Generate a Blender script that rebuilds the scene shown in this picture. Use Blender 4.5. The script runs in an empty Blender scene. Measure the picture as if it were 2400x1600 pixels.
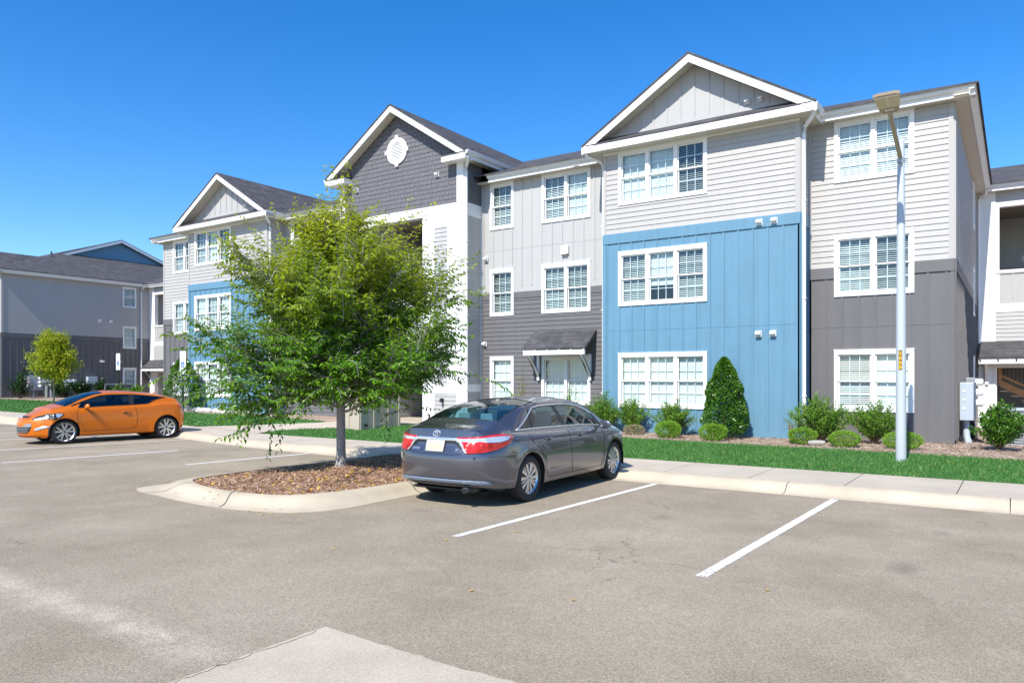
import bpy, bmesh, math, random
from mathutils import Vector, Matrix, noise
from mathutils.bvhtree import BVHTree
R = math.radians
rnd = random.Random(11)
sc = bpy.context.scene
COL = sc.collection

# ------------------------------------------------------------ camera, sky, sun, exposure
cam_d = bpy.data.cameras.new('camera'); cam = bpy.data.objects.new('camera', cam_d); COL.objects.link(cam)
cam.location = (0, 0, 1.85); cam.rotation_euler = (R(90), 0, R(34.18))
cam_d.sensor_width = 36; cam_d.lens = 26.175; cam_d.shift_y = 0.0354
cam_d.clip_end = 3000; cam_d.clip_start = 0.05
sc.camera = cam
SUN_EL, SUN_AZ = 47.5, 3.9           # azimuth: degrees from -Y toward +X
sdir = Vector((math.sin(R(SUN_AZ))*math.cos(R(SUN_EL)), -math.cos(R(SUN_AZ))*math.cos(R(SUN_EL)), math.sin(R(SUN_EL))))
w = bpy.data.worlds.new('World'); sc.world = w; w.use_nodes = True
nt = w.node_tree; bg = nt.nodes['Background']
sky = nt.nodes.new('ShaderNodeTexSky'); sky.sky_type = 'NISHITA'; sky.sun_disc = False
sky.sun_elevation = R(SUN_EL); sky.sun_rotation = math.atan2(sdir.x, sdir.y)
sky.altitude = 0; sky.air_density = 1.0; sky.dust_density = 0.3; sky.ozone_density = 4.0
hs = nt.nodes.new('ShaderNodeHueSaturation'); hs.inputs['Hue'].default_value = .506; hs.inputs['Saturation'].default_value = 1.36
nt.links.new(sky.outputs[0], hs.inputs['Color']); nt.links.new(hs.outputs[0], bg.inputs[0]); bg.inputs[1].default_value = 0.16
sl = bpy.data.lights.new('sun', 'SUN'); sl.energy = 5.0; sl.angle = R(0.5); sl.color = (1, .955, .88)
so = bpy.data.objects.new('sun', sl); COL.objects.link(so)
so.rotation_euler = (-sdir).to_track_quat('-Z', 'Y').to_euler()
sc.view_settings.view_transform = 'Standard'; sc.view_settings.look = 'None'
sc.view_settings.gamma = 1; sc.view_settings.exposure = 0.43
sc.render.engine = 'CYCLES'
sc.cycles.max_bounces = 8; sc.cycles.transparent_max_bounces = 16

# ------------------------------------------------------------ materials
MATS = {}
def s2l(c):
    return tuple(((x/255)/12.92 if x/255 <= .04045 else ((x/255+.055)/1.055)**2.4) for x in c)
def mat(name, col, rough=.6, var=0., vs=1., bump=0., bs=40., metal=0., coat=0., spec=.5, streak=0.):
    if name in MATS: return MATS[name]
    m = bpy.data.materials.new(name); m.use_nodes = True; MATS[name] = m
    n = m.node_tree.nodes; l = m.node_tree.links; p = n['Principled BSDF']
    p.inputs['Base Color'].default_value = (*col, 1); p.inputs['Roughness'].default_value = rough
    p.inputs['Metallic'].default_value = metal; p.inputs['Coat Weight'].default_value = coat
    p.inputs['Coat Roughness'].default_value = .03; p.inputs['Specular IOR Level'].default_value = spec
    g = None
    if var or bump or streak: g = n.new('ShaderNodeNewGeometry')
    if var:
        t = n.new('ShaderNodeTexNoise'); t.inputs['Scale'].default_value = vs; t.inputs['Detail'].default_value = 6
        t.inputs['Roughness'].default_value = .65
        l.new(g.outputs['Position'], t.inputs['Vector'])
        r = n.new('ShaderNodeMapRange'); r.inputs[1].default_value = .3; r.inputs[2].default_value = .7
        r.inputs[3].default_value = 1-var; r.inputs[4].default_value = 1+var
        l.new(t.outputs[0], r.inputs[0])
        fac = r.outputs[0]
        if streak:
            mp = n.new('ShaderNodeVectorMath'); mp.operation = 'MULTIPLY'; mp.inputs[1].default_value = (6, 6, .35)
            l.new(g.outputs['Position'], mp.inputs[0])
            t2 = n.new('ShaderNodeTexNoise'); t2.inputs['Scale'].default_value = 1; t2.inputs['Detail'].default_value = 3
            l.new(mp.outputs[0], t2.inputs['Vector'])
            r2 = n.new('ShaderNodeMapRange'); r2.inputs[1].default_value = .35; r2.inputs[2].default_value = .65
            r2.inputs[3].default_value = 1-streak; r2.inputs[4].default_value = 1+streak
            l.new(t2.outputs[0], r2.inputs[0])
            mm = n.new('ShaderNodeMath'); mm.operation = 'MULTIPLY'; l.new(fac, mm.inputs[0]); l.new(r2.outputs[0], mm.inputs[1]); fac = mm.outputs[0]
        x = n.new('ShaderNodeVectorMath'); x.operation = 'SCALE'; x.inputs[0].default_value = col
        l.new(fac, x.inputs['Scale']); l.new(x.outputs[0], p.inputs['Base Color'])
    if bump:
        t = n.new('ShaderNodeTexNoise'); t.inputs['Scale'].default_value = bs; t.inputs['Detail'].default_value = 4
        l.new(g.outputs['Position'], t.inputs['Vector'])
        b = n.new('ShaderNodeBump'); b.inputs['Strength'].default_value = bump; b.inputs['Distance'].default_value = .01
        l.new(t.outputs[0], b.inputs['Height']); l.new(b.outputs[0], p.inputs['Normal'])
    return m
def glassmat(name, tint, refl=.0, ior=1.5, thru=1.0):
    if name in MATS: return MATS[name]
    m = bpy.data.materials.new(name); m.use_nodes = True; MATS[name] = m
    n = m.node_tree.nodes; l = m.node_tree.links
    n.remove(n['Principled BSDF']); out = n['Material Output']
    tr = n.new('ShaderNodeBsdfTransparent'); tr.inputs[0].default_value = (*tint, 1)
    gl = n.new('ShaderNodeBsdfGlossy'); gl.inputs['Roughness'].default_value = .01
    fr = n.new('ShaderNodeLayerWeight'); fr.inputs[0].default_value = .5
    pw = n.new('ShaderNodeMath'); pw.operation = 'POWER'; pw.inputs[1].default_value = 4; l.new(fr.outputs['Facing'], pw.inputs[0])
    ad = n.new('ShaderNodeMath'); ad.operation = 'MULTIPLY_ADD'; ad.inputs[1].default_value = .9; ad.inputs[2].default_value = .03+refl; ad.use_clamp = True
    l.new(pw.outputs[0], ad.inputs[0])
    mx = n.new('ShaderNodeMixShader'); l.new(ad.outputs[0], mx.inputs[0]); l.new(tr.outputs[0], mx.inputs[1]); l.new(gl.outputs[0], mx.inputs[2])
    l.new(mx.outputs[0], out.inputs[0]); return m
def leafmat(name, c1, c2, c3, zlo=None, zhi=None, top=None, trans=.35, rough=.45):
    """random leaf colour per leaf; optional shift to a second colour with height (young leaves at the top)"""
    if name in MATS: return MATS[name]
    m = bpy.data.materials.new(name); m.use_nodes = True; MATS[name] = m
    n = m.node_tree.nodes; l = m.node_tree.links; p = n['Principled BSDF']; out = n['Material Output']
    g = n.new('ShaderNodeNewGeometry')
    cr = n.new('ShaderNodeValToRGB'); e = cr.color_ramp.elements
    e[0].color = (*c1, 1); e[1].color = (*c3, 1); k = e.new(.55); k.color = (*c2, 1)
    l.new(g.outputs['Random Per Island'], cr.inputs[0]); colo = cr.outputs[0]
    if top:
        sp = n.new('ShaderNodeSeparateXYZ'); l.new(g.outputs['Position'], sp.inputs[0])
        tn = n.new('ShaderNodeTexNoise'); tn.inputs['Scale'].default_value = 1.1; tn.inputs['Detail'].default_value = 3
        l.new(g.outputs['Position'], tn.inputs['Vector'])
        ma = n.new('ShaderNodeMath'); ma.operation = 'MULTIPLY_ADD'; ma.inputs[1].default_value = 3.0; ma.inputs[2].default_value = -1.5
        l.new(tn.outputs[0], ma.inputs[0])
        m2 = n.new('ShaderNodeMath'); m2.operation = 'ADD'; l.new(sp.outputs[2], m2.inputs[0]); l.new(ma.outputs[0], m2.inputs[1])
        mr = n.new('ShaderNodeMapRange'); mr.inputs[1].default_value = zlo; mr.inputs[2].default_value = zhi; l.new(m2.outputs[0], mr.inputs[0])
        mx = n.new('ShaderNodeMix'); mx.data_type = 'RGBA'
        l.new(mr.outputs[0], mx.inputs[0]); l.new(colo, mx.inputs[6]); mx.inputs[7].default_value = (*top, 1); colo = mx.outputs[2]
    l.new(colo, p.inputs['Base Color']); p.inputs['Roughness'].default_value = rough
    p.inputs['Specular IOR Level'].default_value = .35
    tr = n.new('ShaderNodeBsdfTranslucent'); l.new(colo, tr.inputs[0])
    mx2 = n.new('ShaderNodeMixShader'); mx2.inputs[0].default_value = trans
    l.new(p.outputs[0], mx2.inputs[1]); l.new(tr.outputs[0], mx2.inputs[2]); l.new(mx2.outputs[0], out.inputs[0])
    return m
def M(k): return MATS[k]
mat('siding_light', (.425, .408, .385), .55, .03, .9, .12, 60, streak=.02)
mat('siding_panel', (.425, .42, .405), .55, .03, .8, .12, 60, streak=.02)
mat('siding_dark', (.135, .130, .132), .55, .05, .9, .15, 60, streak=.035)
mat('siding_charcoal', (.105, .104, .112), .55, .06, .9, .15, 60, streak=.04)
mat('siding_blue', (.118, .250, .352), .5, .05, .7, .12, 60, streak=.05)
mat('shingle_wall', (.135, .132, .142), .65, .06, 2.5, .2, 50)
mat('trim_white', (.80, .79, .775), .4, .02, 1.2, .05, 50)
mat('soffit', (.60, .55, .48), .6, .03, 1, .05, 30)
mat('vinyl', (.80, .80, .80), .35)
mat('blind', (.78, .80, .77), .5)
mat('room', (.05, .055, .06), .9)
mat('ceiling_tan', (.33, .28, .23), .8, .05, 1)
mat('concrete', (.46, .40, .315), .8, .11, .9, .3, 90)
mat('kerb_concrete', (.475, .405, .30), .8, .15, 1.1, .4, 90)
mat('steel_grey', (.32, .34, .36), .45, .05, 3, metal=.3)
mat('util_grey', (.42, .47, .52), .4, .04, 3)
mat('util_dark', (.06, .065, .07), .5, .1, 6)
mat('black', (.012, .012, .013), .4)
mat('wood_stair', (.42, .22, .10), .6, .15, 4, .3, 30)
mat('pole_paint', (.47, .50, .52), .35, .03, 2)
mat('bronze', (.40, .32, .24), .45, .05, 5)
mat('sign_white', (.80, .82, .80), .4)
mat('sign_blue', (.02, .12, .45), .4)
mat('sign_green', (.03, .25, .12), .4)
mat('green_post', (.02, .05, .04), .5)
mat('paint_line', (.76, .75, .72), .7, .06, 6)
mat('beige', (.44, .385, .30), .7, .05, 1.5, .1, 40)
mat('stone_white', (.62, .60, .56), .8, .15, 5, .5, 20)
mat('yellow', (.75, .42, .02), .5)
glassmat('window_glass', (.87, .95, .945), .05)
def gz(X, Y):
    """lawn level"""
    z = .15
    if X < -20: z += (-X-20)*.009
    z += max(0, min(1, (Y-16)/4))*.06
    if X > -3: z -= min(1, (X+3)/4)*.05*max(0, min(1, (Y-17)/3))
    if X > -1.3 and Y > 22: z -= min(.32, (Y-22)*.045)
    return z

# roof shingles
def roofmat():
    m = mat('roof_shingle', (.06, .06, .066), .85)
    n = m.node_tree.nodes; l = m.node_tree.links; p = n['Principled BSDF']
    g = n.new('ShaderNodeNewGeometry'); sp = n.new('ShaderNodeSeparateXYZ'); l.new(g.outputs['Position'], sp.inputs[0])
    ad = n.new('ShaderNodeMath'); ad.operation = 'ADD'; l.new(sp.outputs[0], ad.inputs[0]); l.new(sp.outputs[1], ad.inputs[1])
    cb = n.new('ShaderNodeCombineXYZ'); l.new(ad.outputs[0], cb.inputs[0]); l.new(sp.outputs[2], cb.inputs[1])
    b = n.new('ShaderNodeTexBrick'); b.inputs['Scale'].default_value = 1; b.inputs['Brick Width'].default_value = .5
    b.inputs['Row Height'].default_value = .06; b.inputs['Mortar Size'].default_value = .004
    b.inputs['Color1'].default_value = (.058, .056, .06, 1); b.inputs['Color2'].default_value = (.092, .088, .092, 1)
    b.inputs['Mortar'].default_value = (.035, .035, .038, 1)
    l.new(cb.outputs[0], b.inputs['Vector'])
    t = n.new('ShaderNodeTexNoise'); t.inputs['Scale'].default_value = 3; t.inputs['Detail'].default_value = 8; l.new(g.outputs['Position'], t.inputs['Vector'])
    mr = n.new('ShaderNodeMapRange'); mr.inputs[1].default_value = .3; mr.inputs[2].default_value = .7; mr.inputs[3].default_value = .75; mr.inputs[4].default_value = 1.3
    l.new(t.outputs[0], mr.inputs[0])
    v = n.new('ShaderNodeVectorMath'); v.operation = 'SCALE'; l.new(b.outputs[0], v.inputs[0]); l.new(mr.outputs[0], v.inputs['Scale'])
    l.new(v.outputs[0], p.inputs['Base Color']); p.inputs['Specular IOR Level'].default_value = .3
    return m
roofmat()

def asphalt():
    m = mat('asphalt', (.2, .19, .18), .85)
    n = m.node_tree.nodes; l = m.node_tree.links; p = n['Principled BSDF']; p.inputs['Specular IOR Level'].default_value = .25
    g = n.new('ShaderNodeNewGeometry'); P = g.outputs['Position']
    def N(scale, det=3, ro=.6):
        t = n.new('ShaderNodeTexNoise'); t.inputs['Scale'].default_value = scale; t.inputs['Detail'].default_value = det; t.inputs['Roughness'].default_value = ro
        l.new(P, t.inputs['Vector']); return t.outputs[0]
    def MR(s, a, b, c, d):
        r = n.new('ShaderNodeMapRange'); r.inputs[1].default_value = a; r.inputs[2].default_value = b; r.inputs[3].default_value = c; r.inputs[4].default_value = d
        l.new(s, r.inputs[0]); return r.outputs[0]
    def MX(f, a, b, mode='MIX'):
        x = n.new('ShaderNodeMix'); x.data_type = 'RGBA'; x.blend_type = mode
        for k, s in ((0, f), (6, a), (7, b)):
            if isinstance(s, (float, int)): x.inputs[k].default_value = s
            elif isinstance(s, tuple): x.inputs[k].default_value = (*s, 1)
            else: l.new(s, x.inputs[k])
        return x.outputs[2]
    vo = n.new('ShaderNodeTexVoronoi'); vo.inputs['Scale'].default_value = 125; l.new(P, vo.inputs['Vector'])
    sv = n.new('ShaderNodeSeparateColor'); l.new(vo.outputs['Color'], sv.inputs[0])
    grain = MR(sv.outputs[0], 0, 1, .64, 1.34)
    big = MX(MR(N(.45, 6), .35, .68, 0, 1), (.258, .217, .155), (.365, .308, .228))
    dust = MX(MR(N(1.3, 7, .7), .52, .75, 0, .6), big, (.40, .335, .255))
    dark = MX(MR(N(.23, 5), .50, .72, 0, .4), dust, (.235, .19, .145))
    # sediment washed down along a shallow line across the lot
    sp = n.new('ShaderNodeSeparateXYZ'); l.new(P, sp.inputs[0])
    def lin(a, b, c):
        m1 = n.new('ShaderNodeMath'); m1.operation = 'MULTIPLY'; m1.inputs[1].default_value = a; l.new(sp.outputs[0], m1.inputs[0])
        m2 = n.new('ShaderNodeMath'); m2.operation = 'MULTIPLY_ADD'; m2.inputs[1].default_value = b; l.new(sp.outputs[1], m2.inputs[0]); l.new(m1.outputs[0], m2.inputs[2])
        m3 = n.new('ShaderNodeMath'); m3.operation = 'ADD'; m3.inputs[1].default_value = c; l.new(m2.outputs[0], m3.inputs[0]); return m3.outputs[0]
    dd = lin(0, 1, -2.98)
    wob = n.new('ShaderNodeMath'); wob.operation = 'MULTIPLY_ADD'; wob.inputs[1].default_value = .5; wob.inputs[2].default_value = -.25; l.new(N(.9, 3), wob.inputs[0])
    d2 = n.new('ShaderNodeMath'); d2.operation = 'ADD'; l.new(dd, d2.inputs[0]); l.new(wob.outputs[0], d2.inputs[1])
    ab = n.new('ShaderNodeMath'); ab.operation = 'ABSOLUTE'; l.new(d2.outputs[0], ab.inputs[0])
    band = MR(ab.outputs[0], .02, .26, .85, 0)
    bn = n.new('ShaderNodeMath'); bn.operation = 'MULTIPLY'; l.new(band, bn.inputs[0]); l.new(MR(N(2.6, 6, .75), .35, .62, .1, 1), bn.inputs[1])
    xm = MR(sp.outputs[0], -4.6, -4.2, 1, 0)
    bm = n.new('ShaderNodeMath'); bm.operation = 'MULTIPLY'; l.new(bn.outputs[0], bm.inputs[0]); l.new(xm, bm.inputs[1])
    c = MX(bm.outputs[0], dark, (.50, .43, .335))
    def spot(x, y, r, k, sx=1.0):
        nonlocal c
        ds = n.new('ShaderNodeVectorMath'); ds.operation = 'SUBTRACT'; ds.inputs[1].default_value = (x, y, 0); l.new(P, ds.inputs[0])
        dm = n.new('ShaderNodeVectorMath'); dm.operation = 'MULTIPLY'; dm.inputs[1].default_value = (sx, 1, 0); l.new(ds.outputs[0], dm.inputs[0])
        ln = n.new('ShaderNodeVectorMath'); ln.operation = 'LENGTH'; l.new(dm.outputs[0], ln.inputs[0])
        a1 = n.new('ShaderNodeMath'); a1.operation = 'MULTIPLY_ADD'; a1.inputs[1].default_value = r*1.6; l.new(N(3.1, 5, .7), a1.inputs[0]); l.new(ln.outputs['Value'], a1.inputs[2])
        c = MX(MR(a1.outputs[0], r*.9, r*1.9, k, 0), c, (.13, .105, .085))
    for q_ in ((-.9, 8.1, .28, .5, 1.6), (-.75, 10.2, .22, .35, 1.5), (-3.9, 9.3, .25, .4, 1.6), (1.6, 7.3, .35, .45, 1.3), (1.9, 9.6, .3, .5, 1.3), (-3.7, 7.2, .18, .3, 1), (-16.2, 10.4, .3, .4, 1), (-6.9, 7.9, .2, .4, 1)): spot(*q_)
    mpv = n.new('ShaderNodeTexVoronoi'); mpv.feature = 'DISTANCE_TO_EDGE'; mpv.inputs['Scale'].default_value = .22
    wv = n.new('ShaderNodeVectorMath'); wv.operation = 'ADD'; nz = n.new('ShaderNodeTexNoise'); nz.inputs['Scale'].default_value = 1.6; nz.inputs['Detail'].default_value = 6; l.new(P, nz.inputs['Vector'])
    l.new(nz.outputs['Color'], wv.inputs[0]); l.new(P, wv.inputs[1]); l.new(wv.outputs[0], mpv.inputs['Vector'])
    ck = n.new('ShaderNodeMath'); ck.operation = 'MULTIPLY'; l.new(MR(mpv.outputs['Distance'], .0008, .0030, .6, 0), ck.inputs[0]); l.new(MR(N(.35, 3), .5, .62, 0, 1), ck.inputs[1])
    c = MX(ck.outputs[0], c, (.09, .08, .07))
    v = n.new('ShaderNodeVectorMath'); v.operation = 'SCALE'; l.new(c, v.inputs[0]); l.new(grain, v.inputs['Scale'])
    l.new(v.outputs[0], p.inputs['Base Color'])
    b = n.new('ShaderNodeBump'); b.inputs['Strength'].default_value = .5; b.inputs['Distance'].default_value = .006
    l.new(sv.outputs[0], b.inputs['Height']); l.new(b.outputs[0], p.inputs['Normal'])
asphalt()

def mottled(name, c1, c2, c3, s1, s2, bump=.5, rough=.9):
    m = mat(name, c1, rough)
    n = m.node_tree.nodes; l = m.node_tree.links; p = n['Principled BSDF']; p.inputs['Specular IOR Level'].default_value = .2
    g = n.new('ShaderNodeNewGeometry')
    t = n.new('ShaderNodeTexNoise'); t.inputs['Scale'].default_value = s1; t.inputs['Detail'].default_value = 6; l.new(g.outputs['Position'], t.inputs['Vector'])
    t2 = n.new('ShaderNodeTexNoise'); t2.inputs['Scale'].default_value = s2; t2.inputs['Detail'].default_value = 5; t2.inputs['Roughness'].default_value = .7; l.new(g.outputs['Position'], t2.inputs['Vector'])
    r = n.new('ShaderNodeValToRGB'); e = r.color_ramp.elements; e[0].position = .35; e[1].position = .68
    e[0].color = (*c1, 1); e[1].color = (*c3, 1); k = e.new(.5); k.color = (*c2, 1)
    l.new(t2.outputs[0], r.inputs[0])
    mr = n.new('ShaderNodeMapRange'); mr.inputs[1].default_value = .3; mr.inputs[2].default_value = .7; mr.inputs[3].default_value = .8; mr.inputs[4].default_value = 1.2; l.new(t.outputs[0], mr.inputs[0])
    v = n.new('ShaderNodeVectorMath'); v.operation = 'SCALE'; l.new(r.outputs[0], v.inputs[0]); l.new(mr.outputs[0], v.inputs['Scale'])
    l.new(v.outputs[0], p.inputs['Base Color'])
    b = n.new('ShaderNodeBump'); b.inputs['Strength'].default_value = bump; b.inputs['Distance'].default_value = .02
    l.new(t2.outputs[0], b.inputs['Height']); l.new(b.outputs[0], p.inputs['Normal'])
    return m
mottled('soil_mulch', (.15, .105, .075), (.34, .25, .19), (.50, .40, .31), 1.5, 34)
mottled('island_mulch', (.14, .065, .035), (.32, .19, .12), (.48, .33, .23), 2, 45)
mottled('grass_base', (.02, .07, .015), (.04, .13, .025), (.07, .18, .035), .8, 18)
mottled('apron', (.38, .32, .245), (.46, .395, .305), (.55, .475, .37), .9, 70, .08)
mottled('hvac', (.10, .11, .11), (.16, .17, .17), (.22, .23, .23), 2, 20)

# ------------------------------------------------------------ mesh helpers
class MB:
    def __init__(s): s.v = []; s.f = []
    def add(s, vs, fs):
        k = len(s.v); s.v += [tuple(v) for v in vs]; s.f += [tuple(i+k for i in f) for f in fs]; return s
    def quad(s, *p): return s.add(p, [tuple(range(len(p)))])
    def box(s, x0, x1, y0, y1, z0, z1):
        v = [(x, y, z) for z in (z0, z1) for y in (y0, y1) for x in (x0, x1)]
        return s.add(v, [(0, 2, 3, 1), (4, 5, 7, 6), (0, 1, 5, 4), (2, 6, 7, 3), (0, 4, 6, 2), (1, 3, 7, 5)])
    def fbox(s, fr, u0, u1, d0, d1, z0, z1):
        v = [fr.p(u, d, z) for z in (z0, z1) for d in (d0, d1) for u in (u0, u1)]
        return s.add(v, [(0, 2, 3, 1), (4, 5, 7, 6), (0, 1, 5, 4), (2, 6, 7, 3), (0, 4, 6, 2), (1, 3, 7, 5)])
    def prism(s, a, b):
        """two matching polygons joined into a closed solid"""
        n = len(a); k = list(a)+list(b)
        return s.add(k, [tuple(range(n))[::-1], tuple(range(n, 2*n))]+[(i, (i+1) % n, n+(i+1) % n, n+i) for i in range(n)])
    def tube(s, path, r, n=8, cap=True, flat=1.0):
        path = [Vector(p) for p in path]; rings = []
        if not isinstance(r, (list, tuple)): r = [r]*len(path)
        up = Vector((0, 0, 1))
        for i, p in enumerate(path):
            d = (path[min(i+1, len(path)-1)]-path[max(i-1, 0)]).normalized()
            a = d.cross(up)
            if a.length < .05: a = d.cross(Vector((1, 0, 0)))
            a.normalize(); b = d.cross(a).normalized()
            rings.append([p+(a*math.cos(2*math.pi*j/n)+b*math.sin(2*math.pi*j/n)*flat)*r[i] for j in range(n)])
        vs = [v for q in rings for v in q]; fs = []
        for i in range(len(path)-1):
            for j in range(n):
                fs.append((i*n+j, i*n+(j+1) % n, (i+1)*n+(j+1) % n, (i+1)*n+j))
        if cap: fs += [tuple(range(n))[::-1], tuple(range((len(path)-1)*n, len(path)*n))]
        return s.add(vs, fs)
    def lathe(s, c, prof, n=16, axis='z'):
        vs = []; fs = []
        for r, h in prof:
            for j in range(n):
                a = 2*math.pi*j/n; x, y = r*math.cos(a), r*math.sin(a)
                vs.append({'z': (c[0]+x, c[1]+y, c[2]+h), 'x': (c[0]+h, c[1]+x, c[2]+y), 'y': (c[0]+x, c[1]+h, c[2]+y)}[axis])
        for i in range(len(prof)-1):
            for j in range(n): fs.append((i*n+j, i*n+(j+1) % n, (i+1)*n+(j+1) % n, (i+1)*n+j))
        fs += [tuple(range(n))[::-1], tuple(range((len(prof)-1)*n, len(prof)*n))]
        return s.add(vs, fs)
    def build(s, name, m, parent=None, smooth=False, bevel=0, recalc=True):
        me = bpy.data.meshes.new(name); me.from_pydata(s.v, [], s.f); me.validate()
        if recalc:
            b = bmesh.new(); b.from_mesh(me); bmesh.ops.recalc_face_normals(b, faces=b.faces)
            b.to_mesh(me); b.free()
        me.materials.append(M(m) if isinstance(m, str) else m)
        if smooth is True: me.polygons.foreach_set('use_smooth', [True]*len(me.polygons))
        elif smooth: me.shade_smooth(); me.set_sharp_from_angle(angle=R(smooth))
        o = bpy.data.objects.new(name, me); COL.objects.link(o)
        if parent: o.parent = parent; 
        if bevel:
            md = o.modifiers.new('bevel', 'BEVEL'); md.width = bevel; md.segments = 2; md.limit_method = 'ANGLE'
        return o
class Fr:
    def __init__(s, O, U, N): s.O = Vector(O); s.U = Vector(U); s.N = Vector(N)
    def p(s, u, d, z): q = s.O+s.U*u+s.N*d; return (q.x, q.y, q.z+z)
def tag(o, label=None, cat=None, group=None, kind=None):
    if label: o['label'] = label
    if cat: o['category'] = cat
    if group: o['group'] = group
    if kind: o['kind'] = kind
    return o
def thing(name, label, cat, loc=(0, 0, 0), rz=0, group=None):
    o = bpy.data.objects.new(name, None); COL.objects.link(o); o.location = loc; o.rotation_euler = (0, 0, rz)
    o.empty_display_size = .2
    return tag(o, label, cat, group)
def put(o, parent):
    """parent a mesh built in world coordinates under a thing placed in the world"""
    o.parent = parent
    o.matrix_parent_inverse = (Matrix.Translation(parent.location) @ parent.rotation_euler.to_matrix().to_4x4()).inverted()
    return o
# ------------------------------------------------------------ ground
def sheet(name, pts, m, zf=None, z=0, kind='structure', res=None):
    b = MB()
    if res is None: b.quad(*[(x, y, (zf(x, y) if zf else z)) for x, y in pts])
    else:
        from mathutils.geometry import delaunay_2d_cdt
        xs = [p[0] for p in pts]; ys = [p[1] for p in pts]
        def inside(x, y):
            c = False; n = len(pts)
            for i in range(n):
                (x1, y1), (x2, y2) = pts[i], pts[(i+1) % n]
                if (y1 > y) != (y2 > y) and x < (x2-x1)*(y-y1)/(y2-y1)+x1: c = not c
            return c
        vv = [Vector(p) for p in pts]; n0 = len(vv)
        x = min(xs)
        while x < max(xs):
            y = min(ys)
            while y < max(ys):
                if inside(x+.01, y+.013): vv.append(Vector((x+.01, y+.013)))
                y += res
            x += res
        o = delaunay_2d_cdt(vv, [], [list(range(n0))], 1, 1e-4)
        b.add([(p.x, p.y, zf(p.x, p.y) if zf else z) for p in o[0]], [tuple(f) for f in o[2]])
    o = b.build(name, m); 
    if kind: o['kind'] = kind
    return o
sheet('ground', [(-900, -900), (900, -900), (900, 900), (-900, 900)], 'soil_mulch', z=-.35)
sheet('parking_lot', [(-120, -60), (70, -60), (70, 12.7), (-10, 12.7), (-20.9, 13.6), (-120, 13.6)], 'asphalt', z=0)

KL = [(60, 12.2), (20, 12.2), (-12, 12.19), (-15.7, 12.32), (-18, 12.57), (-21, 13.08), (-23, 13.2), (-34, 13.2), (-110, 13.2)]
def dense(P, step=.4):
    out = []
    for (a, b), (c, d) in zip(P, P[1:]):
        n = max(1, int(math.hypot(c-a, d-b)/step))
        out += [(a+(c-a)*i/n, b+(d-b)*i/n) for i in range(n)]
    out.append(P[-1]); return out
def offs(P, t):
    out = []
    for i, p in enumerate(P):
        a = P[max(0, i-1)]; b = P[min(len(P)-1, i+1)]
        d = Vector((b[0]-a[0], b[1]-a[1])).normalized(); out.append((p[0]+d.y*t, p[1]-d.x*t))
    return out
def sweep(name, P, prof, m, zf=None):
    b = MB(); rows = []
    for t, z in prof:
        rows.append([(x, y, z+((zf(x, y)-.15) if zf and z > .1 else 0)) for x, y in offs(P, t)])
    n = len(P); vs = [v for r in rows for v in r]; fs = []
    for i in range(len(rows)-1):
        for j in range(n-1): fs.append((i*n+j, i*n+j+1, (i+1)*n+j+1, (i+1)*n+j))
    b.add(vs, fs); o = b.build(name, m, smooth=True); o['kind'] = 'structure'; return o
# kerb in cast lengths with open joints between them
PROF = [(0, -.05), (0, .005), (.10, .012), (.17, .03), (.23, .075), (.28, .115), (.34, .14), (.42, .15), (.47, .152), (.47, -.05)]
def kerb_line(P):
    # right-hand kerb: P runs toward -x, building on the right-hand side (+y)
    b = MB(); P = dense(P, .12); seg = 25; i = 0
    while i < len(P)-1:
        Q = P[i:i+seg+1]
        if len(Q) < 2: break
        e = Vector((Q[-1][0]-Q[-2][0], Q[-1][1]-Q[-2][1])); e = e.normalized()*.012
        Q = Q[:-1]+[(Q[-1][0]-e.x, Q[-1][1]-e.y)]
        rows = []
        for t, z in PROF:
            rows.append([(x, y, z+((gz(x, y)-.15) if z > .1 else 0)) for x, y in offs(Q, t)])
        n = len(Q); vs = [v for r in rows for v in r]; fs = []
        for a in range(len(rows)-1):
            for j in range(n-1): fs.append((a*n+j, a*n+j+1, (a+1)*n+j+1, (a+1)*n+j))
        fs.append(tuple(r*n for r in range(len(rows)))); fs.append(tuple(r*n+n-1 for r in range(len(rows)))[::-1])
        b.add(vs, fs); i += seg
    o = b.build('kerb', 'kerb_concrete', smooth=35); o['kind'] = 'structure'
kerb_line(KL)
def ky(X):
    for (a, b), (c, d) in zip(KL, KL[1:]):
        if c <= X <= a: return b+(d-b)*(a-X)/(a-c)
    return 12.2
# sidewalk slabs with joints
b = MB(); bx = MB(); x = 40.3
WE = lambda X: 14.42 if X > -18.3 else (14.42+(-18.3-X)*.12 if X > -24 else 15.1)
while x > -80:
    x2 = x-1.52; n = 3
    for k in range(n):
        a = x-.006-(x-x2-.012)*k/n; c = x-.006-(x-x2-.012)*(k+1)/n
        p = [(a, ky(a)+.476), (a, WE(a)), (c, WE(c)), (c, ky(c)+.476)]
        b.quad(*[(q[0], q[1], gz(*q)+.002) for q in p])
    bx.quad(*[(q[0], q[1], gz(*q)-.02) for q in [(x, ky(x)+.4), (x, WE(x)), (x2, WE(x2)), (x2, ky(x2)+.4)]])
    x = x2
o = b.build('sidewalk', 'concrete'); o['kind'] = 'structure'
o = bx.build('sidewalk_bed', 'util_dark'); o['kind'] = 'structure'
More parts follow.
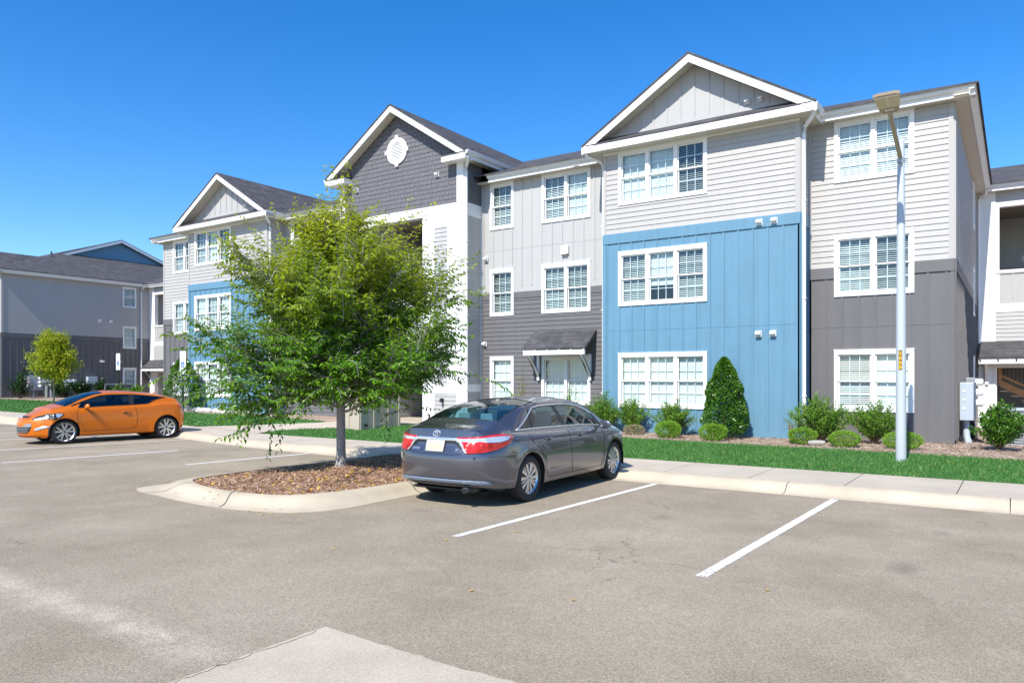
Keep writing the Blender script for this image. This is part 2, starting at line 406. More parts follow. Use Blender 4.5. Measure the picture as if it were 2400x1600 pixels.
# path to the breezeway
pathp = [(-23.2, 14.98), (-19.3, 14.5), (-19.75, 15.6), (-19.35, 16.6), (-18.75, 17.4), (-18.0, 20.4), (-20.9, 20.4), (-21.2, 18.8), (-22.3, 16.6)]
sheet('path', pathp, 'concrete', lambda x, y: gz(x, y)+.006, res=.6)
lawn_r = [(40, 14.42), (40, 18.2), (0, 18.35), (-6, 18.55), (-10.5, 18.9), (-17.2, 19.4), (-18.4, 18.9), (-18.72, 17.4), (-19.3, 16.6), (-19.7, 15.6), (-19.3, 14.7), (-18.3, 14.42)]
lawn_m = [(-23.6, 15.0), (-22.3, 16.6), (-21.2, 18.8), (-21.6, 19.3), (-26.4, 19.6), (-32, 19.4), (-36.4, 19.0), (-40, 21.5), (-52.5, 21.0), (-53.2, 20.6), (-70, 19.2), (-70, 15.1)]
sheet('lawn', lawn_r, 'grass_base', gz, res=.8)
sheet('lawn_beyond_path', lawn_m, 'grass_base', gz, res=1.5)
bed_r = [(40, 18.2), (40, 34), (-1.35, 34), (-1.35, 21.6), (-16, 21.6), (-16, 20.6), (-17.9, 20.6), (-18.1, 19.2), (-17.2, 19.4), (-10.5, 18.9), (-6, 18.55), (0, 18.35)]
sheet('planting_bed', bed_r, 'soil_mulch', lambda x, y: gz(x, y)+.012*noise.noise(Vector((x*3, y*3, 0))), res=.5)
bed_m = [(-21.2, 18.8), (-20.9, 20.4), (-22.1, 21.6), (-36.3, 21.6), (-36.3, 32), (-55.2, 32), (-55.2, 22.1), (-70, 22.1), (-70, 19.2), (-53.2, 20.6), (-52.5, 21.0), (-40, 21.5), (-36.4, 19.0), (-32, 19.4), (-26.4, 19.6), (-21.6, 19.3)]
sheet('planting_bed_beyond_path', bed_m, 'soil_mulch', gz, res=1.2)
# broken concrete apron at the near edge
q = random.Random(31); ap = [(-4.27, -2), (3.2, -2)]
ap += [(3.2-x*.06, 3.56+.03*x*.06+q.uniform(-1, 1)*.012+.03*noise.noise(Vector((x*.12, 0, 0)))) for x in range(1, 122)]
ap += [(-4.25, 3.80)]+[(-4.26+q.uniform(-1, 1)*.006, 3.7-y*.12) for y in range(40)]
sheet('apron_patch', ap, 'apron', z=.004, res=2)
b = MB()
def strip(P, w, seed, z):
    q = random.Random(seed); P = dense(P, .06); L = offs(P, w/2); Rr = offs(P, -w/2)
    L = [(x+q.uniform(-1, 1)*.012, y+q.uniform(-1, 1)*.012) for x, y in L]; Rr = [(x+q.uniform(-1, 1)*.02, y+q.uniform(-1, 1)*.02) for x, y in Rr]
    for i in range(len(P)-1): b.quad((*L[i], z), (*L[i+1], z), (*Rr[i+1], z), (*Rr[i], z))
strip([(-4.24, 3.72), (-4.25, -1.5)], .018, 4, .008)
o = b.build('apron_edge', 'kerb_concrete'); o['kind'] = 'structure'

# parking lines
def line(p0, p1, w=.10):
    b = MB(); P = dense([p0, p1], .09); q = random.Random(int(p0[0]*100))
    L = [(x+q.uniform(-1, 1)*.003, y) for x, y in offs(P, w/2)]; Rr = [(x+q.uniform(-1, 1)*.003, y) for x, y in offs(P, -w/2)]
    for i in range(len(P)-1): b.quad((*L[i], .004), (*L[i+1], .004), (*Rr[i+1], .004), (*Rr[i], .004))
    o = b.build('parking_line', 'paint_line'); o['kind'] = 'structure'
def linemat():
    m = M('paint_line'); n = m.node_tree.nodes; l = m.node_tree.links; p = n['Principled BSDF']; out = n['Material Output']
    g = n.new('ShaderNodeNewGeometry'); t = n.new('ShaderNodeTexNoise'); t.inputs['Scale'].default_value = 26; t.inputs['Detail'].default_value = 8; t.inputs['Roughness'].default_value = .8
    l.new(g.outputs['Position'], t.inputs['Vector'])
    sp = n.new('ShaderNodeSeparateXYZ'); l.new(g.outputs['Position'], sp.inputs[0])
    mr = n.new('ShaderNodeMapRange'); mr.inputs[1].default_value = 6.6; mr.inputs[2].default_value = 9.0; mr.inputs[3].default_value = .43; mr.inputs[4].default_value = .30; l.new(sp.outputs[1], mr.inputs[0])
    gt = n.new('ShaderNodeMapRange'); l.new(t.outputs[0], gt.inputs[0]); l.new(mr.outputs[0], gt.inputs[1])
    ad = n.new('ShaderNodeMath'); ad.operation = 'ADD'; ad.inputs[1].default_value = .08; l.new(mr.outputs[0], ad.inputs[0]); l.new(ad.outputs[0], gt.inputs[2])
    tr = n.new('ShaderNodeBsdfTransparent'); mx = n.new('ShaderNodeMixShader'); l.new(gt.outputs[0], mx.inputs[0]); l.new(tr.outputs[0], mx.inputs[1]); l.new(p.outputs[0], mx.inputs[2]); l.new(mx.outputs[0], out.inputs[0])
linemat()
line((-5.43, 6.80), (-5.22, 12.15)); line((-2.44, 6.72), (-2.30, 12.12), .11)
line((-14.66, 9.2), (-14.33, 12.25)); line((-18.29, 7.15), (-17.66, 10.9)); line((-21.52, 8.3), (-20.6, 13.0))
line((-25.1, 9.5), (-24.1, 13.1)); line((-28.5, 9.5), (-27.6, 13.1)); line((-31, 9.5), (-30.3, 13.1)); line((-34, 9.5), (-33.4, 13.1)); line((-37, 9.5), (-36.4, 13.1))
line((.55, 6.7), (.6, 12.1)); line((3.5, 6.7), (3.55, 12.1))

# tree island: rings from gutter edge to planting edge
inner = [(-11.50, 7.5), (-11.28, 7.22), (-10.73, 6.99), (-9.9, 6.87), (-9.28, 6.92), (-8.72, 7.13), (-8.42, 7.75), (-8.32, 8.6), (-8.3, 9.6), (-8.3, 12.3), (-11.35, 12.5), (-11.45, 10.8), (-11.6, 9.6), (-11.62, 8.5)]
outer = [(-12.25, 7.35), (-12.1, 6.72), (-10.95, 6.52), (-9.75, 6.42), (-8.85, 6.52), (-8.2, 6.78), (-7.88, 7.35), (-7.86, 8.3), (-7.86, 9.6), (-7.86, 12.3), (-11.8, 12.5), (-11.9, 10.8), (-12.05, 9.6), (-12.1, 8.5)]
def smoothloop(P, n=6):
    out = []; N_ = len(P)
    for i in range(N_):
        p0, p1, p2, p3 = [Vector(P[(i+k-1) % N_]) for k in range(4)]
        for j in range(n):
            t = j/n; out.append(.5*((2*p1)+(-p0+p2)*t+(2*p0-5*p1+4*p2-p3)*t*t+(-p0+3*p1-3*p2+p3)*t**3))
    return out
si = smoothloop(inner); so_ = smoothloop(outer)
b = MB(); n = len(si); rows = []
for t, z in [(0, -.03), (0, .006), (.28, .014), (.45, .04), (.58, .09), (.70, .13), (.84, .15), (1, .155), (1, .05)]:
    rows.append([(p.x+(q.x-p.x)*t, p.y+(q.y-p.y)*t, z) for p, q in zip(so_, si)])
fs = []
joints = {13, 25, 49}
for a in range(len(rows)-1):
    for j in range(n):
        if j in joints and False: continue
        fs.append((a*n+j, a*n+(j+1) % n, (a+1)*n+(j+1) % n, (a+1)*n+j))
b.add([v for r in rows for v in r], fs)
o = b.build('island_kerb', 'kerb_concrete', smooth=40); o['kind'] = 'structure'
# joints across the island kerb
b = MB()
for j in (9, 20, 46):
    P = [Vector((rows[k][j][0], rows[k][j][1], rows[k][j][2]+.0035)) for k in range(1, 8)]
    for k in range(len(P)-1):
        d = Vector((-(P[-1]-P[0]).y, (P[-1]-P[0]).x, 0)).normalized()*.009
        jit = Vector((rnd.uniform(-.01, .01), 0, 0))
        b.quad(P[k]+d, P[k+1]+d, P[k+1]-d, P[k]-d)
o = b.build('kerb_joint', 'util_dark'); o['kind'] = 'structure'
def izf(x, y):
    return .125+.05*max(0, 1-((x+10)**2/3+(y-9.6)**2/9))+.012*noise.noise(Vector((x*5, y*5, 1)))
sheet('island_bed', [(p.x, p.y) for p in si], 'island_mulch', izf, res=.15)

# stains on the asphalt by oil drips etc. are in the material; mulch chips and fallen leaves
def inpoly(P, x, y):
    c = False; n = len(P)
    for i in range(n):
        x1, y1 = P[i][0], P[i][1]; x2, y2 = P[(i+1) % n][0], P[(i+1) % n][1]
        if (y1 > y) != (y2 > y) and x < (x2-x1)*(y-y1)/(y2-y1)+x1: c = not c
    return c
leafmat('chips', (.16, .065, .03), (.40, .235, .145), (.62, .47, .35), trans=0, rough=.9)
leafmat('straw', (.30, .20, .13), (.46, .35, .26), (.62, .52, .42), trans=0, rough=.9)
leafmat('leaf_fallen', (.75, .42, .03), (.85, .55, .05), (.55, .28, .04), trans=.2)
def scatter(name, P, nmax, size, wid, m, zf, lift=.012, seed=1, tilt=.5, kind='stuff', dens=None):
    q = random.Random(seed); b = MB(); xs = [p[0] for p in P]; ys = [p[1] for p in P]; k = 0
    while k < nmax:
        x = q.uniform(min(xs), max(xs)); y = q.uniform(min(ys), max(ys))
        if not inpoly(P, x, y): continue
        if dens and q.random() > dens(x, y): continue
        k += 1
        a = q.uniform(0, 6.283); L = size*q.uniform(.5, 1.3); W = wid*q.uniform(.6, 1.4); t = q.uniform(-tilt, tilt)
        d = Vector((math.cos(a)*math.cos(t), math.sin(a)*math.cos(t), math.sin(t)))*L/2
        s = Vector((-math.sin(a), math.cos(a), q.uniform(-.4, .4)))*W/2
        c = Vector((x, y, zf(x, y)+lift+abs(d.z)))
        b.quad(c-d-s*.6, c-d+s*.6, c+d+s, c+d-s)
    o = b.build(name, m, recalc=False); o['kind'] = kind; return o
ipoly = [(p.x, p.y) for p in si]
scatter('mulch_chips', ipoly, 15000, .075, .014, 'chips', izf, .004, 2, .35)
scatter('fallen_leaves', ipoly, 420, .055, .028, 'leaf_fallen', izf, .015, 3, .4, dens=lambda x, y: .25+.75*(x > -10))
scatter('pine_straw', [(6, 18.3), (6, 22), (-1.4, 23), (-1.4, 21.6), (-4.7, 21.6), (-4.7, 20.7), (-10.6, 20.7), (-10.6, 21.5), (-13.6, 21.5), (-13.6, 19.2), (-6, 18.6)], 16000, .13, .012, 'straw', gz, .012, 5, .3)
b = MB(); q = random.Random(9)
for k in range(60):
    x = q.uniform(-12.3, -7.6); y = q.choice([q.uniform(6.3, 7.0), q.uniform(6.3, 12)])
    if inpoly(ipoly, x, y): continue
    a = q.uniform(0, 6.28); d = Vector((math.cos(a), math.sin(a), 0))*.025; s = Vector((-d.y, d.x, .1*d.length)).normalized()*.013
    zz = .02+.135*inpoly([(p.x, p.y) for p in so_], x, y)
    c = Vector((x, y, zz)); b.quad(c-d, c+s, c+d, c-s)
for k in range(14):
    x = q.uniform(-7, -1); y = q.uniform(4.5, 11); c = Vector((x, y, .012)); a = q.uniform(0, 6.28); d = Vector((math.cos(a), math.sin(a), 0))*.03; s = Vector((-d.y, d.x, 0))*.5
    b.quad(c-d, c+s, c+d, c-s)
o = b.build('fallen_leaves_on_pavement', 'leaf_fallen', recalc=False); o['kind'] = 'stuff'

# grass blades
leafmat('grass_blade', (.045, .17, .035), (.08, .25, .05), (.22, .32, .08), trans=.3, rough=.5)
def grass(name, P, n, h, w_, seed, yb=None):
    q = random.Random(seed); b = MB(); xs = [p[0] for p in P]; ys = [p[1] for p in P]; k = 0
    x0, x1, y0, y1 = min(xs), max(xs), min(ys), max(ys)
    while k < n:
        x = q.uniform(x0, x1); y = q.uniform(y0, y1)
        if not inpoly(P, x, y): continue
        k += 1
        cl = noise.noise(Vector((x*1.7, y*1.7, 5)))*.5+.5
        H = h*q.uniform(.45, 1.15)*(.45+1.0*cl); a = q.uniform(0, 6.283); W = w_*q.uniform(.7, 1.3)
        s = Vector((math.cos(a), math.sin(a), 0))*W; ben = Vector((q.gauss(0, .35), q.gauss(0, .35), 1)).normalized()
        c = Vector((x, y, gz(x, y)-.01)); m1 = c+ben*H*.55; ben2 = (ben+Vector((q.gauss(0, .5), q.gauss(0, .5), -.15))).normalized(); t = m1+ben2*H*.5
        b.add([c-s, c+s, m1+s*.8, m1-s*.8, t], [(0, 1, 2, 3), (3, 2, 4)])
    o = b.build(name, 'grass_blade', recalc=False); tag(o, None, None, None, 'stuff'); return o
grass('grass', [(8, 14.40), (8, 18.3), (0, 18.4), (-6, 18.6), (-12, 18.95), (-12, 14.40)], 62000, .085, .006, 21)
grass('grass', [(-12, 14.42), (-12, 18.95), (-17.2, 19.4), (-18.4, 18.9), (-18.72, 17.4), (-19.3, 16.6), (-19.65, 15.6), (-19.2, 14.7), (-18.3, 14.45)], 17000, .08, .009, 22)
grass('grass', [p for p in lawn_m], 30000, .09, .018, 23)
# ------------------------------------------------------------ building kit
def spans(u0, u1, z0, z1, holes):
    """rectangle minus holes -> list of rectangles"""
    us = sorted({u0, u1} | {min(max(h[0], u0), u1) for h in holes} | {min(max(h[1], u0), u1) for h in holes})
    out = []
    for a, c in zip(us, us[1:]):
        if c-a < 1e-4: continue
        m = (a+c)/2; seg = [(z0, z1)]
        for h in holes:
            if h[0] < m < h[1]:
                ns = []
                for p, q in seg:
                    if h[3] <= p or h[2] >= q: ns.append((p, q)); continue
                    if p < h[2]: ns.append((p, h[2]))
                    if h[3] < q: ns.append((h[3], q))
                seg = ns
        for s in seg: out.append((a, c, s[0], s[1]))
    m = []                      # merge neighbours with the same z span
    for r in out:
        for k in m:
            if abs(k[1]-r[0]) < 1e-5 and k[2] == r[2] and k[3] == r[3]: k[1] = r[1]; break
        else: m.append(list(r))
    return m
def clap(b, fr, u0, u1, z0, z1, holes=(), e=.152, d=.004, lap=.019):
    if abs(fr.N.x) > .5: lap = .0085
    z = z0
    while z < z1-.01:
        t = min(z+e, z1)
        for a, c, p, q in spans(u0, u1, z, t, holes):
            dp = d+lap*(1-(p-z)/e); dq = d+lap*(1-(q-z)/e)
            b.add([fr.p(a, dp, p), fr.p(c, dp, p), fr.p(c, dq, q), fr.p(a, dq, q), fr.p(a, 0, p), fr.p(c, 0, p)],
                  [(0, 1, 2, 3), (4, 5, 1, 0)])
        z = t
def bnb(b, fr, u0, u1, z0, z1, holes=(), sp=.405, band=.30, off=.0, seam=None, flip=False):
    zt = z1-band if band else z1
    for a, c, p, q in spans(u0, u1, z0, z1, holes): b.quad(fr.p(a, .004, p), fr.p(c, .004, p), fr.p(c, .004, q), fr.p(a, .004, q))
    u = u0+.13+off if not flip else u1-.13-off
    us = [u0+.045, u1-.045]
    while u0 < u < u1:
        us.append(u); u += sp if not flip else -sp
    for u in us:
        w_ = .09 if u in us[:2] else .045
        for a, c, p, q in spans(max(u0, u-w_/2), min(u1, u+w_/2), z0+.2, zt, holes):
            b.fbox(fr, a, c, .004, .036 if abs(fr.N.x) > .5 else .025, p, q)
    if band:
        for a, c, p, q in spans(u0, u1, zt, z1, holes): b.fbox(fr, a, c, .003, .040, p, q)
    if seam:
        for a, c, p, q in spans(u0, u1, seam, seam+.012, holes): b.fbox(fr, a, c, .003, .011, p, q)
def win(parent, fr, u0, u1, z0, z1, n=2, st='ccc', name='window'):
    b = MB(); cs = .105
    b.fbox(fr, u0, u0+cs, -.02, .042, z0, z1); b.fbox(fr, u1-cs, u1, -.02, .042, z0, z1)
    b.fbox(fr, u0+cs, u1-cs, -.02, .042, z1-cs-.01, z1); b.fbox(fr, u0+cs, u1-cs, -.02, .042, z0, z0+cs)
    b.fbox(fr, u0-.015, u1+.015, .0, .05, z1+.001, z1+.02)
    W = u1-u0-2*cs; mul = .10; uw = (W-mul*(n-1))/n
    g = MB(); hb = []; m = MB()
    for k in range(n):
        a = u0+cs+k*(uw+mul); c = a+uw; p = z0+cs; q = z1-cs-.01; mid = (p+q)/2; f = .035
        if k < n-1: b.fbox(fr, c, c+mul, -.02, .036, p, q)
        for (s0, s1, dd) in ((mid-.02, q, -.012), (p, mid+.02, -.042)):
            b.fbox(fr, a, a+f, dd-.03, dd, s0, s1); b.fbox(fr, c-f, c, dd-.03, dd, s0, s1)
            b.fbox(fr, a+f, c-f, dd-.03, dd, s1-f-.004, s1); b.fbox(fr, a+f, c-f, dd-.03, dd, s0, s0+f+.004)
            g.quad(fr.p(a+f, dd-.008, s0+f), fr.p(c-f, dd-.008, s0+f), fr.p(c-f, dd-.008, s1-f), fr.p(a+f, dd-.008, s1-f))
            gw = (uw-2*f)/3
            for j in (1, 2): m.fbox(fr, a+f+gw*j-.009, a+f+gw*j+.009, dd-.022, dd-.012, s0+f, s1-f)
            m.fbox(fr, a+f, c-f, dd-.0225, dd-.0115, (s0+s1)/2-.009, (s0+s1)/2+.009)
        s = st[k % len(st)]
        h = MB(); tilt = {'c': 68, 'o': 30, 'm': 44, 'h': 64, 'C': 75}[s]; pt = .055; zb = p+.02 if s != 'h' else p+.33*(q-p)
        z = q-.03; t = R(tilt+rnd.uniform(-4, 4))
        while z > zb:
            dx, dz = math.cos(t)*.029, math.sin(t)*.029
            h.quad(fr.p(a+.02, -.115+dx, z-dz), fr.p(c-.02, -.115+dx, z-dz), fr.p(c-.02, -.115-dx, z+dz), fr.p(a+.02, -.115-dx, z+dz)); z -= pt
        h.fbox(fr, a+.02, c-.02, -.13, -.10, zb-.012, zb+.008)
        hb.append(h)
    o = put(b.build(name, 'trim_white'), parent)
    m.build('grille', 'vinyl', o); g.build('pane', 'window_glass', o, recalc=False)
    for h in hb: h.build('blind', 'blind', o, recalc=False)
    r = MB(); A, C, P, Q = u0+cs-.002, u1-cs+.002, z0+cs-.002, z1-cs
    r.quad(fr.p(A, -.5, P), fr.p(C, -.5, P), fr.p(C, -.5, Q), fr.p(A, -.5, Q))
    for (x, y) in ((A, A), (C, C)): r.quad(fr.p(x, -.5, P), fr.p(x, -.03, P), fr.p(x, -.03, Q), fr.p(x, -.5, Q))
    for z in (P, Q): r.quad(fr.p(A, -.5, z), fr.p(C, -.5, z), fr.p(C, -.03, z), fr.p(A, -.03, z))
    r.build('recess', 'room', o, recalc=False)
    return (u0+cs, u1-cs, z0+cs, z1-cs)
def hole(u0, u1, z0, z1): c = .1; return (u0+c, u1-c, z0+c, z1-c)
def gutter(b, p0, p1, N, h=.125, w_=.125):
    """K-style gutter with lipped front, p at its inner bottom edge"""
    p0, p1, N = Vector(p0), Vector(p1), Vector(N); Z = Vector((0, 0, 1))
    prof = [(0, 0), (.075, 0), (.095, .03), (.10, .07), (w_, .105), (w_, h), (w_-.012, h), (w_-.014, .108), (.012, .10), (0, .10)]
    b.prism([p0+N*d+Z*z for d, z in prof], [p1+N*d+Z*z for d, z in prof])
def downspout(b, top, wallpt, zbot, N, jog=None):
    """strap-fixed rectangular downspout: from the gutter outlet back to the wall and down, kicking out at the foot"""
    T = Vector(top); Wp = Vector(wallpt); N = Vector(N); Z = Vector((0, 0, 1))
    P = [T, T-Z*.10, T-Z*.17+(Wp-T)*.12]
    P += [Wp+Z*.10-(Wp-T)*.12, Wp, Vector((Wp.x, Wp.y, zbot+.22)), Vector((Wp.x, Wp.y, zbot+.12))+N*.03, Vector((Wp.x, Wp.y, zbot+.03))+N*.18]
    b.tube(P, .052, 8)
    z = zbot+1.2
    S = Vector((-N.y, N.x, 0))
    while z < Wp.z-.5:
        c = Vector((Wp.x, Wp.y, z)); b.prism([c+S*.07-N*.06, c-S*.07-N*.06, c-S*.07+N*.056, c+S*.07+N*.056], [c+S*.07-N*.06+Z*.03, c-S*.07-N*.06+Z*.03, c-S*.07+N*.056+Z*.03, c+S*.07+N*.056+Z*.03]); z += 2.6
def slab(b, pts, t=.05):
    P = [Vector(p) for p in pts]; b.prism([p-Vector((0, 0, t)) for p in P], P)
def vent(b, fr, u, z, w_=.17):
    """louvred dryer vent hood"""
    b.fbox(fr, u-w_/2, u+w_/2, .03, .05, z-w_/2, z+w_/2)
    b.add([fr.p(u-w_*.42, .05, z+w_*.45), fr.p(u+w_*.42, .05, z+w_*.45), fr.p(u+w_*.42, .15, z+w_*.3), fr.p(u-w_*.42, .15, z+w_*.3),
           fr.p(u-w_*.42, .15, z-w_*.1), fr.p(u+w_*.42, .15, z-w_*.1), fr.p(u-w_*.42, .05, z-w_*.42), fr.p(u+w_*.42, .05, z-w_*.42)],
          [(0, 1, 2, 3), (3, 2, 5, 4), (4, 5, 7, 6), (0, 3, 4, 6), (1, 7, 5, 2)])
EZ = 8.75                      # soffit height
SL = .362                      # main roof slope
def eave(root, p0, p1, N, oh=.45, z=EZ, ends=(0, 0)):
    """soffit, fascia, gutter along a wall top from p0 to p1 (xy); N outward"""
    bw = MB(); bg = MB()
    p0, p1, N = Vector((*p0, 0)), Vector((*p1, 0)), Vector((*N, 0)); T = (p1-p0).normalized(); Z = Vector((0, 0, 1))
    if abs(N.x) > .5: z -= .003
    a = p0-T*ends[0]; c = p1+T*ends[1]; i = oh-.125
    bw.prism([a+Z*z-N*.0, c+Z*z, c+N*i+Z*z, a+N*i+Z*z], [a+Z*(z+.03), c+Z*(z+.03), c+N*i+Z*(z+.03), a+N*i+Z*(z+.03)])
    bg.prism([a+N*(i-.0)+Z*(z-.025), c+N*i+Z*(z-.025), c+N*(i+.022)+Z*(z-.025), a+N*(i+.022)+Z*(z-.025)],
             [a+N*i+Z*(z+.20), c+N*i+Z*(z+.20), c+N*(i+.022)+Z*(z+.20), a+N*(i+.022)+Z*(z+.20)])
    gutter(bg, a+N*(i+.0215)+Z*(z+.10), c+N*(i+.0215)+Z*(z+.10), N)
    put(bg.build('gutter', 'trim_white'), root); put(bw.build('soffit', 'soffit'), root)

def gable(root, cx, hw, yf, yw, ze, za, yback, tymp, tz0, skin):
    """front gable: cx centre, hw half width to roof edge, yf rake plane, yw wall plane, ze/za roof edge and ridge height"""
    s = (za-ze)/hw; b = MB()
    for sg in (-1, 1):
        slab(b, [(cx+sg*hw, yf-.025, ze), (cx, yf-.025, za), (cx, yback, za), (cx+sg*hw, yback, ze)] if sg > 0 else
             [(cx, yf-.025, za), (cx+sg*hw, yf-.025, ze), (cx+sg*hw, yback, ze), (cx, yback, za)], .055)
    rf = put(b.build('roof', 'roof_shingle'), root)
    w_ = MB(); s_ = MB(); t = .055; hR = .235
    for sg in (-1, 1):
        x0 = cx+sg*hw; P = [(x0, ze-t), (cx, za-t), (cx, za-t-hR), (x0, ze-t-hR)]
        w_.prism([(x, yf, z) for x, z in P], [(x, yf+.03, z) for x, z in P])
        Q = [(x0, ze-t-.16), (cx, za-t-.16)]
        s_.prism([(Q[0][0], yf+.03, Q[0][1]), (Q[1][0], yf+.03, Q[1][1]), (Q[1][0], yw, Q[1][1]), (Q[0][0], yw, Q[0][1])],
                 [(Q[0][0], yf+.03, Q[0][1]+.03), (Q[1][0], yf+.03, Q[1][1]+.03), (Q[1][0], yw, Q[1][1]+.03), (Q[0][0], yw, Q[0][1]+.03)])
    w_.build('rake_board', 'trim_white', rf); s_.build('rake_soffit', 'soffit', rf)
    # tympanum
    zu = lambda x: za-t-.17-s*abs(x-cx)
    w2 = (zu(cx)-tz0)/s; b = MB(); fr = Fr((cx, yw, 0), (1, 0, 0), (0, -1, 0))
    if tymp == 'bnb':
        b.quad(fr.p(-w2, .004, tz0), fr.p(w2, .004, tz0), fr.p(0, .004, zu(cx)))
        u = -w2+.1; k = 0
        u = 0
        for k in range(-8, 9):
            u = k*.42
            if abs(u) < w2-.1: b.fbox(fr, u-.022, u+.022, .004, .025, tz0+.08, zu(cx+abs(u)+.022)-.01)
        b.fbox(fr, -w2, w2, .004, .03, tz0, tz0+.09)
    else: shingles(b, fr, lambda z: (-min(w2, (zu(cx)-z)/s), min(w2, (zu(cx)-z)/s)), tz0, zu(cx)-.03)
    o = put(b.build('gable_wall', skin), root)
    return rf
def shingles(b, fr, rng, z0, z1, e=.165, holes=()):
    z = z0; q = random.Random(77)
    while z < z1:
        t = min(z+e, z1); a, c = rng((z+t)/2)
        b.quad(fr.p(a, .004, z), fr.p(c, .004, z), fr.p(c, .004, t), fr.p(a, .004, t))
        u = a-q.uniform(0, .15)
        while u < c:
            w_ = q.choice([.10, .14, .17, .20, .24]); p, r_ = max(a, u+.0045), min(c, u+w_-.0045); u += w_
            if r_-p < .01: continue
            mu = (p+r_)/2
            if any(h[0] < mu < h[1] and h[2] < (z+t)/2 < h[3] for h in holes): continue
            d = .020+q.uniform(0, .007); zb = z-q.uniform(0, .006)
            b.add([fr.p(p, d, zb), fr.p(r_, d, zb), fr.p(r_, .008, t), fr.p(p, .008, t), fr.p(p, .004, zb), fr.p(r_, .004, zb), fr.p(r_, .004, t), fr.p(p, .004, t)],
                  [(0, 1, 2, 3), (4, 5, 1, 0), (4, 0, 3, 7), (1, 5, 6, 2)])
        z = t
FX = (1, 0, 0); FY = (0, 1, 0); NF = (0, -1, 0); NR = (1, 0, 0)
Z1 = [(.95, 2.59), (4.03, 5.68), (7.10, EZ-.002)]    # casing heights of the three storeys

def end_bay(root, xr, side_windows, mirror=False, width=3.48, yback=33.0, styles=('mC', 'mo', 'cc'), wy=30.1, skirt=.13):
    """light-over-dark bay at the end of a block. xr: X of its outer corner"""
    sgn = -1 if mirror else 1
    x0, x1 = (xr-width, xr) if not mirror else (xr, xr+width)
    fr = Fr((x0, 21.6, 0), FX, NF)
    a = .67 if not mirror else .89
    wu = (a, a+1.92) if not mirror else (.89, 2.81)
    hs_ = []
    for k, (p, q) in enumerate(Z1):
        win(root, fr, wu[0], wu[1], p, q, 2, styles[k]); hs_.append(hole(wu[0], wu[1], p, q))
    b = MB(); clap(b, fr, .09, width-.13, 4.83, EZ, hs_); b.fbox(fr, 0, .09, 0, .03, 4.83, EZ); b.fbox(fr, width-.13, width+.0, 0, .03, 4.83, EZ)
    put(b.build('wall', 'siding_light'), root)
    b = MB(); bnb(b, fr, 0, width, skirt-.1, 4.83, hs_, seam=3.2, flip=True, off=.05)
    b.fbox(fr, 0, width, .002, .03, -.3, skirt+.16); put(b.build('wall', 'siding_dark'), root)
    # side wall, outer
    if not mirror: fs = Fr((xr, 21.6, 0), FY, NR)
    else: fs = Fr((xr, yback, 0), (0, -1, 0), (-1, 0, 0))
    L = yback-21.6; sh = []
    if side_windows:
        for p, q in Z1:
            win(root, fs, wy-21.6, wy-21.6+1.02, p, min(q, EZ-.12), 1, 'c'); sh.append(hole(wy-21.6, wy-21.6+1.02, p, min(q, EZ-.12)))
    b = MB(); clap(b, fs, .13, L, 4.83, EZ, sh); b.fbox(fs, 0, .13, 0, .03, 4.83, EZ)
    put(b.build('side_wall', 'siding_light'), root)
    b = MB(); bnb(b, fs, 0, L, skirt-.3, 4.83, sh); b.fbox(fs, 0, L, .002, .03, -.4, skirt+.16)
    put(b.build('side_wall', 'siding_dark'), root)

